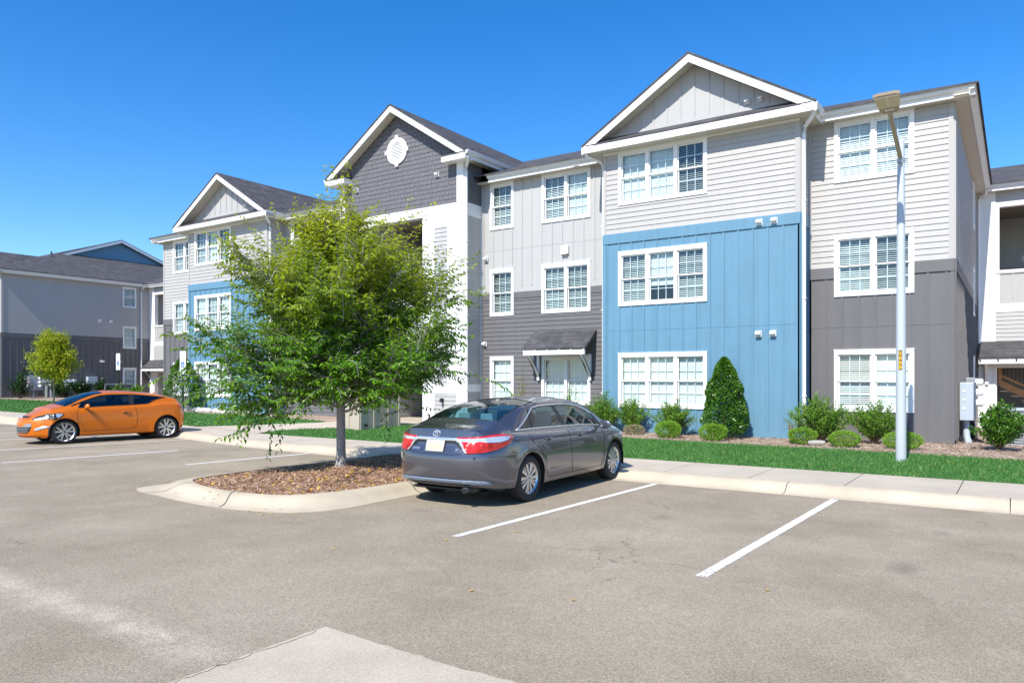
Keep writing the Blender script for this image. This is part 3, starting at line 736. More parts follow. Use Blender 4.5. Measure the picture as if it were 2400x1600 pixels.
def blue_bay(root, cx, side_face=True, styles=('CCC', 'oho', 'CCo'), left_win=True):
    hw = 2.92; fr = Fr((cx-hw, 20.7, 0), FX, NF); u = (.51, 3.30); hs_ = []
    for k, (p, q) in enumerate(Z1):
        win(root, fr, u[0], u[1], p, q, 3, styles[k]); hs_.append(hole(*u, p, q))
    b = MB(); clap(b, fr, .09, 2*hw-.13, 6.26, EZ, hs_); b.fbox(fr, 0, .09, 0, .03, 6.26, EZ); b.fbox(fr, 2*hw-.13, 2*hw, 0, .03, 6.26, EZ)
    put(b.build('wall', 'siding_light'), root)
    b = MB(); bnb(b, fr, 0, 2*hw, -.1, 6.26, hs_, seam=3.28); b.fbox(fr, 0, 2*hw, .002, .03, -.2, .36)
    put(b.build('wall', 'siding_blue'), root)
    for N, x in ((1, cx+hw), (-1, cx-hw)):
        fs = Fr((x, 20.7, 0), FY, (1, 0, 0)) if N > 0 else Fr((x, 21.6, 0), (0, -1, 0), (-1, 0, 0))
        b = MB(); clap(b, fs, .1, .9, 6.26, EZ); b.fbox(fs, 0, .1, 0, .03, 6.26, EZ); put(b.build('side_wall', 'siding_light'), root)
        b = MB(); bnb(b, fs, 0, .9, -.1, 6.26, band=.3); put(b.build('side_wall', 'siding_blue'), root)
    # pent roof under the gable
    rf = gable(root, cx, 3.42, 20.2, 20.7, 8.99, 11.06, 27.5, 'bnb', 9.22, 'siding_panel')
    b = MB(); slab(b, [(cx-3.3, 20.2, 8.975), (cx+3.3, 20.2, 8.975), (cx+3.05, 20.72, 9.235), (cx-3.05, 20.72, 9.235)], .03)
    b.build('pent_roof', 'roof_shingle', rf)
    w_ = MB(); s_ = MB()
    w_.box(cx-3.44, cx+3.44, 20.215, 20.24, EZ-.01, 8.94)
    s_.box(cx-3.4, cx+3.4, 20.24, 20.7, EZ, EZ+.03)
    w_.box(cx-hw, cx+hw, 20.66, 20.699, EZ-.06, EZ)
    for sg in (-1, 1):
        xa = cx+sg*hw; N = (sg, 0)
        p = ((xa, 20.24), (xa, 22.4)); eave(root, p[0], p[1], N, .5, EZ)
    put(w_.build('fascia', 'trim_white'), root); put(s_.build('soffit', 'soffit'), root)
    b = MB(); vent(b, fr, 4.44, 9.46, .13); put(b.build('vent', 'trim_white'), root)
    b = MB(); vent(b, fr, 4.80, 9.46, .13); put(b.build('vent', 'trim_white'), root)
    for uu, zz in ((4.77, 6.10), (5.17, 6.10), (4.75, 3.05), (5.14, 3.05)):
        b = MB(); vent(b, fr, uu, zz); put(b.build('vent', 'trim_white'), root)

def wing(root, x0, x1, Y, zb, blinds=False):
    """recessed breezeway wing between two blocks; x0 its left corner"""
    W = x1-x0; fr = Fr((x0, Y, 0), FX, NF); b = MB(); wh = MB()
    wh.fbox(fr, 0, .62, -.02, .03, zb-.3, EZ); wh.fbox(fr, .56, .60, .03, .04, zb, EZ)
    wh.fbox(fr, .62, W, -.25, .03, 8.17, 8.33); wh.fbox(fr, .62, .74, -.25, .028, 4.57, 8.17)
    wh.fbox(fr, .62, W, -.25, .045, 5.74, 5.83); wh.fbox(fr, .62, W, -.25, .03, 4.27, 4.57)
    wh.fbox(fr, .62, W, -.25, .02, 2.22, 2.6); wh.fbox(fr, 0, .66, -.3, -.02, zb-.3, 2.6)
    bnb(b, fr, .62, W, 8.33, EZ, band=0); bnb(b, fr, .62, W, 4.57, 5.74, band=.05); clap(b, fr, .62, W, 2.6, 4.27)
    put(wh.build('breezeway_trim', 'trim_white'), root); put(b.build('wall', 'siding_panel'), root)
    i = MB(); D_ = 4.2
    i.fbox(fr, 0, W, -D_-.1, -D_, zb-.3, EZ); i.fbox(fr, .5, .66, -D_, -.3, zb-.3, EZ)
    put(i.build('breezeway_wall', 'siding_panel'), root)
    c = MB(); c.fbox(fr, .5, W, -D_, -.02, 8.45, 8.6); put(c.build('breezeway_ceiling', 'ceiling_tan'), root)
    for a_, c_, p_, q_ in ((-1.6, -.26, 4.3, 4.5), (-D_, -2.6, 3.0, 3.2), (-D_, -2.6, 6.05, 6.25)):
        c = MB(); c.fbox(fr, .66, W, a_, c_, p_, q_); put(c.build('breezeway_landing', 'ceiling_tan'), root)
    f = MB(); f.fbox(fr, -.0, W, -D_, 1.2, zb-.35, zb+.02); put(f.build('breezeway_floor', 'concrete'), root)
    # small roof over the entry on brackets
    a = MB(); a.prism([fr.p(.08, .75, 2.62), fr.p(.08, .75, 2.55), fr.p(.08, .03, 3.14), fr.p(.08, .03, 3.2)], [fr.p(W, .75, 2.62), fr.p(W, .75, 2.55), fr.p(W, .03, 3.14), fr.p(W, .03, 3.2)])
    aw = put(a.build('awning', 'roof_shingle'), root)
    k = MB(); k.fbox(fr, .10, W, .66, .72, 2.36, 2.535)
    for u in [.14+.55*j for j in range(int((W-.2)/.55))]: k.prism([fr.p(u, .72, 2.53), fr.p(u, .72, 2.42), fr.p(u, .03, 3.03), fr.p(u, .03, 3.12)], [fr.p(u+.045, .72, 2.53), fr.p(u+.045, .72, 2.42), fr.p(u+.045, .03, 3.03), fr.p(u+.045, .03, 3.12)])
    for u in (.30, W-.5):
        k.prism([fr.p(u, .62, 2.36), fr.p(u, .52, 2.36), fr.p(u, .03, 1.62), fr.p(u, .03, 1.75)], [fr.p(u+.09, .62, 2.36), fr.p(u+.09, .52, 2.36), fr.p(u+.09, .03, 1.62), fr.p(u+.09, .03, 1.75)])
        k.fbox(fr, u-.01, u+.10, .03, .12, 1.6, 2.36)
    k.build('bracket', 'trim_white', aw)
    eave(root, (x0+.02, Y), (x1, Y), (0, -1), .45, EZ)
    return fr

def awning(root, fr, u0, u1, zt, zb, dep):
    a = MB(); a.prism([fr.p(u0, dep, zb), fr.p(u0, dep, zb-.05), fr.p(u0+.0, .03, zt-.06), fr.p(u0+.0, .03, zt)], [fr.p(u1, dep, zb), fr.p(u1, dep, zb-.05), fr.p(u1, .03, zt-.06), fr.p(u1, .03, zt)])
    aw = put(a.build('awning', 'roof_shingle'), root); k = MB()
    k.fbox(fr, u0+.04, u1-.04, dep-.10, dep-.03, zb-.23, zb-.075)
    n = 5
    for j in range(n+1):
        u = u0+.05+(u1-u0-.15)*j/n; k.prism([fr.p(u, dep-.01, zb-.06), fr.p(u, dep-.01, zb-.13), fr.p(u, .03, zt-.16), fr.p(u, .03, zt-.07)], [fr.p(u+.045, dep-.01, zb-.06), fr.p(u+.045, dep-.01, zb-.13), fr.p(u+.045, .03, zt-.16), fr.p(u+.045, .03, zt-.07)])
    for u in (u0+.16, u1-.26):
        k.prism([fr.p(u, dep-.06, zb-.23), fr.p(u, dep-.18, zb-.23), fr.p(u, .04, zb-1.03), fr.p(u, .04, zb-.88)], [fr.p(u+.09, dep-.06, zb-.23), fr.p(u+.09, dep-.18, zb-.23), fr.p(u+.09, .04, zb-1.03), fr.p(u+.09, .04, zb-.88)])
        k.fbox(fr, u, u+.09, .03, .12, zb-1.06, zb-.2)
    k.build('bracket', 'trim_white', aw)

# ------------------------------------------------------------ main building
main = thing('apartment_building', 'long three-storey apartment block in light grey, dark grey and blue siding with three front gables', 'building', (-18.8, 27, 0))
end_bay(main, -1.3, True, wy=30.3)
end_bay(main, -36.3, False, mirror=True, width=3.6, styles=('cm', 'mc', 'mm'), skirt=.35)
blue_bay(main, -7.70)
blue_bay(main, -29.76, styles=('CCC', 'CmC', 'mCm'))
def mid_bay(x0, x1, dbl, sgl, lo_aw, styles):
    fr = Fr((x0, 21.6, 0), FX, NF); hs_ = []
    for k, (p, q) in enumerate(Z1):
        for (a, c, n) in ((dbl[0], dbl[1], 2), (sgl[0], sgl[1], 1)):
            win(main, fr, a-x0, c-x0, p, q, n, styles[k]); hs_.append(hole(a-x0, c-x0, p, q))
    W = x1-x0; b = MB(); bnb(b, fr, 0, W, 4.84, EZ, hs_, band=0, seam=6.35); put(b.build('wall', 'siding_panel'), main)
    b = MB(); clap(b, fr, .1, W-.02, .28, 4.62, hs_); b.fbox(fr, 0, .1, 0, .03, 0, 4.62); b.fbox(fr, 0, W, .0, .028, 0, .28)
    for a, c, p, q in spans(0, W, 4.62, 4.84, hs_): b.fbox(fr, a, c, .002, .036, p, q)
    put(b.build('wall', 'siding_dark'), main)
    return fr
frD = mid_bay(-16.0, -10.62, (-13.43, -11.55), (-15.60, -14.58), True, ('CC', 'oo', 'mc'))
frF = mid_bay(-22.1, -26.84, (-22, -21), (-25, -24), True, ('cc', 'cc', 'cc')) if False else None
x0F = -26.84
frF = Fr((x0F, 21.6, 0), FX, NF); hF = []
for k, (p, q) in enumerate(Z1):
    for a, c, n in ((-26.37, -24.45, 2), (-23.6, -22.58, 1)):
        win(main, frF, a-x0F, c-x0F, p, q, n, ('cc', 'oo', 'oo')[k]); hF.append(hole(a-x0F, c-x0F, p, q))
b = MB(); bnb(b, frF, 0, 4.74, 4.84, EZ, hF, band=0, seam=6.35); put(b.build('wall', 'siding_panel'), main)
b = MB(); clap(b, frF, 0, 4.74, .1, 4.84, hF); put(b.build('wall', 'siding_dark'), main)
awning(main, frD, 2.27, 4.68, 3.42, 2.83, .82)
awning(main, frF, .35, 2.75, 3.42, 2.83, .82)
for uu, zz in ((.2, 6.09), (.14, 3.05)):
    b = MB(); vent(b, frD, uu+.04, zz); put(b.build('vent', 'trim_white'), main)
b = MB(); b.fbox(frD, 3.36, 3.64, .025, .09, 5.98, 6.24); b.fbox(frD, 3.40, 3.60, .09, .12, 5.96, 6.20); put(b.build('exhaust_cap', 'trim_white'), main)

# centre gable with the breezeway
xl, xr, YE = -22.15, -16.0, 20.55
fe = Fr((xl, YE, 0), FX, NF); WE_ = xr-xl; b = MB()
rf = gable(main, -19.05, 3.5, 20.1, YE, 9.66, 11.90, 30.2, 'sh', 8.0, 'shingle_wall') if False else None
s_e = (11.90-9.66)/3.45; cxE = -19.07; zuE = lambda x: 11.90-.055-.17-s_e*abs(x-cxE)
def rngE(z):
    hwz = (zuE(cxE)-z)/s_e
    return (max(.28, cxE-xl-hwz), min(WE_-.28, cxE-xl+hwz))
shingles(b, fe, rngE, 8.0, zuE(cxE)-.03); put(b.build('gable_wall', 'shingle_wall'), main)
b = MB()
for sg in (-1, 1):
    slab(b, [(cxE+sg*3.45, 20.075, 9.66), (cxE, 20.075, 11.90), (cxE, 30.2, 11.90), (cxE+sg*3.45, 30.2, 9.66)], .055)
rfE = put(b.build('roof', 'roof_shingle'), main)
w_ = MB(); s_ = MB()
for sg in (-1, 1):
    x0 = cxE+sg*3.45; P = [(x0, 9.605), (cxE, 11.845), (cxE, 11.61), (x0, 9.37)]
    w_.prism([(x, 20.1, z) for x, z in P], [(x, 20.13, z) for x, z in P])
    s_.prism([(x0, 20.13, 9.445), (cxE, 20.13, 11.685), (cxE, YE, 11.685), (x0, YE, 9.445)], [(x0, 20.13, 9.475), (cxE, 20.13, 11.715), (cxE, YE, 11.715), (x0, YE, 9.475)])
    # eave return
    xa, xb_ = sorted((cxE+sg*3.48, cxE+sg*2.42)); w_.box(xa, xb_, 20.11, YE+.0, 9.36, 9.56)
    t = MB(); t.prism([(xa, 20.08, 9.565), (xb_, 20.08, 9.565), (xb_, YE, 9.565), (xa, YE, 9.565)], [(xa, 20.08, 9.585), (xb_, 20.08, 9.585), (xb_, YE, 9.78), (xa, YE, 9.78)]); t.build('pent_roof', 'roof_shingle', rfE)
    xw = cxE+sg*3.07; eave(main, (xw, 20.13), (xw, 23.2), (sg, 0), .5, 9.42)
w_.build('rake_board', 'trim_white', rfE); s_.build('rake_soffit', 'soffit', rfE)
# round louvred vent with four keystones
v = MB(); cu, cz = -19.10-xl, 10.27; seg = 32
def ring(bb, r0, r1, d0, d1):
    for j in range(seg):
        a0, a1 = 2*math.pi*j/seg, 2*math.pi*(j+1)/seg
        def q(r, a, d): return fe.p(cu+r*math.cos(a), d, cz+r*math.sin(a))
        bb.add([q(r0, a0, d0), q(r1, a0, d0), q(r1, a1, d0), q(r0, a1, d0), q(r0, a0, d1), q(r1, a0, d1), q(r1, a1, d1), q(r0, a1, d1)],
               [(4, 5, 6, 7), (1, 2, 6, 5), (0, 4, 7, 3), (0, 3, 2, 1)])
ring(v, .33, .50, .02, .07); ring(v, .30, .34, .02, .05)
for a in range(4):
    t = a*math.pi/2; ca, sa = math.cos(t), math.sin(t)
    def q(r, s, d): return fe.p(cu+r*ca-s*sa, d, cz+r*sa+s*ca)
    v.add([q(.32, -.05, .02), q(.58, -.075, .02), q(.58, .075, .02), q(.32, .05, .02), q(.32, -.05, .085), q(.58, -.075, .085), q(.58, .075, .085), q(.32, .05, .085)],
          [(4, 5, 6, 7), (0, 1, 5, 4), (1, 2, 6, 5), (2, 3, 7, 6), (3, 0, 4, 7)])
rv = put(v.build('round_vent', 'trim_white'), main); v = MB()
z = -.30
while z < .30:
    h = math.sqrt(max(0, .33**2-z*z)); v.quad(fe.p(cu-h, .05, cz+z), fe.p(cu+h, .05, cz+z), fe.p(cu+h, .02, cz+z+.05), fe.p(cu-h, .02, cz+z+.05)); z += .055
v.build('louvre', 'trim_white', rv)
# white frame of the breezeway front
b = MB(); T = lambda u0, u1, z0, z1, d=.03, d0=-.02: b.fbox(fe, u0-xl, u1-xl, d0, d, z0, z1)
T(xl, xl+.28, 0, 9.45, .036); T(xr-.28, xr, 0, 9.45, .036)
T(xl+.28, xr-.28, 7.65, 7.999, .03, -.3)
for sg in (0, 1):
    f = lambda u: u if not sg else (2*-19.115-u)
    def T2(u0, u1, z0, z1, d=.03, d0=-.02):
        a, c = sorted((f(u0), f(u1))); T(a, c, z0, z1, d, d0)
    T2(-17.86, -17.30, 0, 7.65, .03, -.3); T2(-17.30, -16.70, 7.2, 7.65); T2(-16.70, -16.28, 0 if sg else 0, 7.65, .03)
    T2(-17.30, -16.70, 1.3, 1.55); T2(-17.75, -17.70, 1.6, 7.2, .038, .03); T2(-17.45, -17.41, 1.6, 7.2, .038, .03)
    T2(-16.63, -16.60, 1.6, 7.2, .037, .03); T2(-16.36, -16.33, 1.6, 7.2, .037, .03)
T(-20.40, -17.86, 5.72, 5.83, .04, -.25); T(-20.40, -17.86, 4.27, 4.57, .03, -.25); T(-20.40, -17.86, 2.65, 2.95, .03, -.25)
put(b.build('breezeway_trim', 'trim_white'), main)
b = MB()
for a, c in ((-17.30, -16.70), (-21.53, -20.93)):
    clap(b, fe, a-xl, c-xl, 1.55, 7.2); clap(b, fe, a-xl, c-xl, .28, 1.3); b.fbox(fe, a-xl, c-xl, .0, .02, 0, .28)
clap(b, fe, -16.70-xl, -16.3-xl, .28, 1.3, d=.028)
clap(b, fe, -20.4-xl, -17.86-xl, 2.95, 4.27); 
put(b.build('wall', 'siding_panel'), main)
b = MB(); bnb(b, fe, -20.4-xl, -17.86-xl, 4.57, 5.72, band=.05); put(b.build('wall', 'siding_panel'), main)
fl = Fr((-20.40, YE, 0), FY, NR); b = MB(); clap(b, fl, .02, 6, .2, 7.9); b.fbox(fl, -.0, .05, -.02, .03, .2, 7.65)
frr = Fr((-17.86, YE+6, 0), (0, -1, 0), (-1, 0, 0)); clap(b, frr, 0, 5.7, .2, 7.9)
fb = Fr((-20.4, YE+6, 0), FX, NF); clap(b, fb, 0, 2.54, .2, 7.9)
put(b.build('breezeway_wall', 'siding_panel'), main)
b = MB(); b.box(-20.4, -17.86, YE+.31, YE+6, 7.72, 7.9); put(b.build('breezeway_ceiling', 'ceiling_tan'), main)
for y_, y2_, z_ in ((.31, 1.8, 4.3), (3, 6, 5.95), (3, 6, 2.95)):
    b = MB(); b.box(-20.4, -17.86, YE+y_, YE+y2_, z_, z_+.2); put(b.build('breezeway_landing', 'ceiling_tan'), main)
b = MB(); b.box(xl-.0, xr, YE-.12, YE+6, -.1, .26); put(b.build('breezeway_floor', 'concrete'), main)
# outdoor lamp and flood lamps on the centre gable
b = MB(); b.fbox(fe, -16.95-xl, -16.87-xl, .02, .06, 1.02, 1.12); b.tube([fe.p(-16.91-xl, .05, 1.08), fe.p(-16.91-xl, .13, 1.10), fe.p(-16.91-xl, .14, .98)], [.02, .05, .06]); put(b.build('wall_lamp', 'black', smooth=40), main)
for u in (-17.15, -21.2):
    b = MB(); vent(b, fe, u-xl, 9.10, .16); put(b.build('vent', 'trim_white'), main)
b = MB(); b.fbox(fe, -17.17-xl, -17.03-xl, .02, .10, 5.55, 5.95); put(b.build('wall_box', 'util_grey'), main)
# side face of the centre block
fs = Fr((xr, YE, 0), FY, NR); b = MB(); clap(b, fs, .10, 1.0, 1.62, 7.55); clap(b, fs, .10, 1.0, .28, 1.35); put(b.build('side_wall', 'siding_panel'), main)
b = MB(); b.fbox(fs, 0, .1, 0, .036, 0, 9.45); b.fbox(fs, .1, 1.05, 0, .03, 7.55, 8.0); b.fbox(fs, .1, 1.05, 0, .03, 1.35, 1.62); b.fbox(fs, .98, 1.05, 0, .034, .2, 7.55); put(b.build('corner_trim', 'trim_white'), main)
b = MB(); shingles(b, fs, lambda z: (.1, 1.05), 8.0, 9.45); put(b.build('side_wall', 'shingle_wall'), main)
fs2 = Fr((xl, YE+1.05, 0), (0, -1, 0), (-1, 0, 0)); b = MB(); clap(b, fs2, 0, 1.05, .2, 9.45); put(b.build('side_wall', 'siding_panel'), main)

# eaves of the main block
for p0, p1, N, e in (((-4.42, 21.6), (-1.3, 21.6), (0, -1), (0, .45)), ((-15.45, 21.6), (-11.12, 21.6), (0, -1), (0, 0)), ((-26.42, 21.6), (-22.65, 21.6), (0, -1), (0, 0)), ((-36.3, 21.6), (-33.1, 21.6), (0, -1), (.45, 0)),
                     ((-1.3, 21.155), (-1.3, 33), (1, 0), (0, 0)), ((-36.3, 44), (-36.3, 21.155), (-1, 0), (0, 0))): eave(main, p0, p1, N, .45, EZ, e)
for xq in (-15.72, -10.9): 
    b = MB(); b.box(xq-.27, xq+.27, 21.28, 21.6, EZ+.003, EZ+.03); put(b.build('soffit', 'soffit'), main)
b = MB()
b.box(-12.0, -11.8, 21.22, 21.36, EZ-.012, EZ); put(b.build('soffit_vent', 'bronze'), main)
# main roof: hipped
yr, zr = 33.0, 9.0+SL*11.85
b = MB(); xa, xb_ = -36.83, -.77; yf, yb = 21.10, 44.9
P = {'a': (xa, yf, 8.985), 'b': (xb_, yf, 8.985), 'c': (xb_, yb, 8.985), 'd': (xa, yb, 8.985), 'e': (xa+11.9, yr, zr), 'f': (xb_-11.9, yr, zr)}
for k in ('abfe', 'bcf', 'cdef', 'dae'): slab(b, [P[j] for j in k], .05)
put(b.build('roof', 'roof_shingle'), main)
b = MB()
for x, y in ((-13.6, 26.2), (-12.65, 26.6)):
    b = MB(); z = 9+SL*(y-21.15); b.lathe((x, y, z-.1), [(.055, 0), (.055, .48), (.045, .48)], 10); b.lathe((x, y, z-.05), [(.15, 0), (.07, .12)], 10); put(b.build('vent_pipe', 'util_dark'), main)
# inner dark core so that no light leaks through the block, and back walls
b = MB(); b.box(-36.1, -1.9, 27.2, 44.3, -.3, 8.7); put(b.build('back_wall', 'siding_light'), main)
# downspouts
for T_, W_, z_ in (((-4.34, 20.30, 8.9), (-4.71, 20.78, 8.35), .15), ((-11.06, 20.30, 8.9), (-10.70, 20.85, 8.4), .15), ((-15.57, 20.25, 9.55), (-15.93, 20.62, 9.05), .2),
                   ((-26.4, 20.30, 8.9), (-26.77, 20.78, 8.35), .2), ((-33.1, 20.5, 8.9), (-32.75, 20.85, 8.4), .3)):
    b = MB(); downspout(b, T_, W_, z_, (0, -1, 0)); put(b.build('downspout', 'trim_white', smooth=50), main)
# right breezeway wing
frA = wing(main, -1.3, 9.0, 33.0, -.2)
b = MB(); downspout(b, (-.95, 32.6, 8.85), (-1.2, 32.93, 8.5), -.2, (0, -1, 0)); put(b.build('downspout', 'trim_white', smooth=50), main)
b = MB(); slab(b, [(-.85, 32.5, 8.985), (10, 32.5, 8.985), (10, 36.8, 10.54), (-5, 36.8, 10.54), (-5, 34, 9.53)], .05); slab(b, [(-5, 36.8, 10.54), (10, 36.8, 10.54), (10, 42, 8.7), (-5, 42, 8.7)], .05)
put(b.build('roof', 'roof_shingle'), main)
b = MB(); b.box(-.9, 10, 40, 41, -.3, 8.9); b.box(9.0, 9.2, 32.6, 41, -.3, 8.9); put(b.build('back_wall', 'siding_light'), main)
b = MB(); b.lathe((.30, 37.14, 6.75), [(.03, 0), (.17, .03), (.19, .07), (.02, .10)], 14, 'y'); o = put(b.build('wall_lamp', 'blind', smooth=40), main)
b = MB(); b.box(1.25, 1.5, 37.08, 37.19, 6.45, 6.66); m_ = mat('alarm_red', (.35, .02, .02), .4); put(b.build('alarm_box', m_), main); b = MB(); b.box(1.28, 1.47, 37.04, 37.079, 6.60, 6.65); put(b.build('alarm_strobe', 'blind'), main)
# stair with timber rail in the right breezeway
def stair(root, x0, y0, z0, x1, z1, wid):
    b = MB(); n = 9
    for k in range(n):
        t0 = k/n; xa = x0+(x1-x0)*t0; xb2 = x0+(x1-x0)*(k+1)/n; z = z0+(z1-z0)*(k+1)/n
        b.box(min(xa, xb2), max(xa, xb2), y0, y0+wid, z-.05, z)
    s = put(b.build('stair', 'concrete'), root); c = MB()
    for y in (y0-.06, y0+wid):
        c.prism([(x0, y, z0-.05), (x1, y, z1-.05), (x1, y, z1+.22), (x0, y, z0+.22)], [(x0, y+.05, z0-.05), (x1, y+.05, z1-.05), (x1, y+.05, z1+.22), (x0, y+.05, z0+.22)])
        for zz in (.35, 1.05): c.prism([(x0, y, z0+zz), (x1, y, z1+zz), (x1, y, z1+zz+.09), (x0, y, z0+zz+.09)], [(x0, y+.045, z0+zz), (x1, y+.045, z1+zz), (x1, y+.045, z1+zz+.09), (x0, y+.045, z0+zz+.09)])
        for k in range(4):
            x = x0+(x1-x0)*k/3; z = z0+(z1-z0)*k/3; c.box(x-.05, x+.05, y-.01, y+.06, z, z+1.15)
    c.build('railing', 'wood_stair', s); d = MB()
    for k in range(26):
        x = x0+(x1-x0)*k/26; z = z0+(z1-z0)*k/26; d.box(x-.012, x+.012, y0-.03, y0-.01, z+.35, z+1.05)
    d.build('baluster', 'black', s)
stair(main, -.55, 34.0, 1.55, 2.6, -.1, 1.2)
stair(main, -20.3, 22.6, 3.0, -17.95, 4.4, 1.1)

# ------------------------------------------------------------ left building
lb = thing('apartment_building', 'shaded grey apartment block at the far left whose long side wall faces the lot', 'building', (-64, 27, .3))
end_bay(lb, -55.2, True, yback=31.7, wy=29.62, skirt=.5)
blue_bay(lb, -61.6)
eave(lb, (-58.3, 21.6), (-55.2, 21.6), (0, -1), .45, EZ, (0, .45)); eave(lb, (-55.2, 21.155), (-55.2, 31.7), (1, 0), .45, EZ); eave(lb, (-78, 21.6), (-65, 21.6), (0, -1), .45, EZ)
fr = Fr((-78, 21.6, 0), FX, NF); b = MB(); clap(b, fr, 0, 13.6, .2, EZ); put(b.build('wall', 'siding_light'), lb)
b = MB(); xb_ = -54.72; yf, yb = 21.10, 44.9
zg = 8.985+SL*7.3
slab(b, [(-90, yf, 8.985), (xb_, yf, 8.985), (xb_-7.3, yf+7.3, zg), (-90, yf+7.3, zg)]); slab(b, [(-90, yf+7.3, zg), (xb_-7.3, yf+7.3, zg), (xb_-7.3, yf+7.3, zg), (xb_-7.3, yr, zr), (-90, yr, zr)])
slab(b, [(xb_, yf, 8.985), (xb_, yb, 8.985), (xb_-7.3, yb-7.3, zg), (xb_-7.3, yf+7.3, zg)]); slab(b, [(xb_, yb, 8.985), (-90, yb, 8.985), (-90, yr, zr), (xb_-7.3, yr, zr), (xb_-7.3, yb-7.3, zg)])
# dutch gable on the hip
slab(b, [(xb_-6.9, yr-4.9, zg-.15), (xb_-6.9, yr, zr+.02), (xb_-9, yr, zr+.02), (xb_-9, yr-4.9, zg-.15)], .05); slab(b, [(xb_-6.9, yr, zr+.02), (xb_-6.9, yr+4.9, zg-.15), (xb_-9, yr+4.9, zg-.15), (xb_-9, yr, zr+.02)], .05)
put(b.build('roof', 'roof_shingle'), lb)
b = MB(); b.prism([(xb_-7.3, yr-4.3, zg-.05), (xb_-7.3, yr+4.3, zg-.05), (xb_-7.3, yr, zr-.25)], [(xb_-7.25, yr-4.3, zg-.05), (xb_-7.25, yr+4.3, zg-.05), (xb_-7.25, yr, zr-.25)]); put(b.build('gable_wall', 'siding_blue'), lb)
b = MB()
for sg in (-1, 1):
    P = [(yr, zr-.03), (yr+sg*4.9, zg-.2), (yr+sg*4.9, zg-.42), (yr, zr-.25)]
    b.prism([(xb_-6.9, y, z) for y, z in P], [(xb_-6.94, y, z) for y, z in P])
put(b.build('rake_board', 'trim_white'), lb)
b = MB(); b.lathe((-60.2, 26.9, 10.6), [(.06, 0), (.06, .75), (.05, .75)], 10); put(b.build('vent_pipe', 'util_dark'), lb)
b = MB(); b.box(-80, -55.9, 26, 44.3, -.3, 8.7); put(b.build('back_wall', 'siding_light'), lb)
wing(lb, -55.2, -36.9, 31.7, .35)
b = MB(); slab(b, [(-55, 31.22, 8.985), (-36.9, 31.22, 8.985), (-36.9, 37, 11.07), (-60.5, 37, 11.07)], .05); slab(b, [(-60.5, 37, 11.07), (-36.9, 37, 11.07), (-36.9, 42, 9.2), (-60.5, 42, 9.2)], .05)
put(b.build('roof', 'roof_shingle'), lb)
b = MB(); downspout(b, (-54.75, 31.0, 8.9), (-55.12, 31.0, 8.4), .4, (1, 0, 0)); put(b.build('downspout', 'trim_white', smooth=50), lb)
fs = Fr((-55.2, 21.6, 0), FY, NR)
for u, z in ((6.3, 6.0), (7.1, 6.0)):
    b = MB(); vent(b, fs, u, z, .24); put(b.build('vent', 'trim_white'), lb)
# ------------------------------------------------------------ trees and shrubs
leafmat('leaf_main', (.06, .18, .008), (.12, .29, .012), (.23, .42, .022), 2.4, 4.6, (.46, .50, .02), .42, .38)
leafmat('leaf_yellow', (.28, .40, .015), (.40, .48, .02), (.52, .46, .04), trans=.4)
leafmat('leaf_box', (.12, .27, .016), (.19, .37, .025), (.28, .45, .04), trans=.25)
leafmat('leaf_holly', (.035, .11, .009), (.07, .18, .016), (.16, .32, .035), trans=.15, rough=.25)
leafmat('leaf_shrub', (.09, .20, .018), (.15, .31, .03), (.25, .42, .05), trans=.3)
leafmat('leaf_dark', (.012, .045, .010), (.02, .065, .012), (.05, .11, .02), trans=.2, rough=.3)
leafmat('leaf_tan', (.20, .22, .08), (.32, .27, .15), (.42, .34, .22), trans=.2)
mat('bark', (.34, .32, .30), .9, .25, 14, .9, 35)
mat('bark_thin', (.12, .09, .06), .9, .2, 20)
mat('bark_pale', (.40, .31, .22), .9, .15, 14, .5, 35)

def leaf(b, c, d, up, L, W, fold=.25):
    """one leaf: base c, direction d, blade normal ~up, folded along the midrib"""
    d = d.normalized(); s = d.cross(up)
    if s.length < .05: s = d.cross(Vector((1, .3, 0)))
    s.normalize(); n = s.cross(d)
    m = c+d*L*.45; t = c+d*L-n*L*.12
    b.add([c, m+s*W/2-n*W*fold*-1, t, m-s*W/2-n*W*fold*-1], [(0, 1, 2), (0, 2, 3)])
def rv(q, s=1): return Vector((q.gauss(0, s), q.gauss(0, s), q.gauss(0, s)))

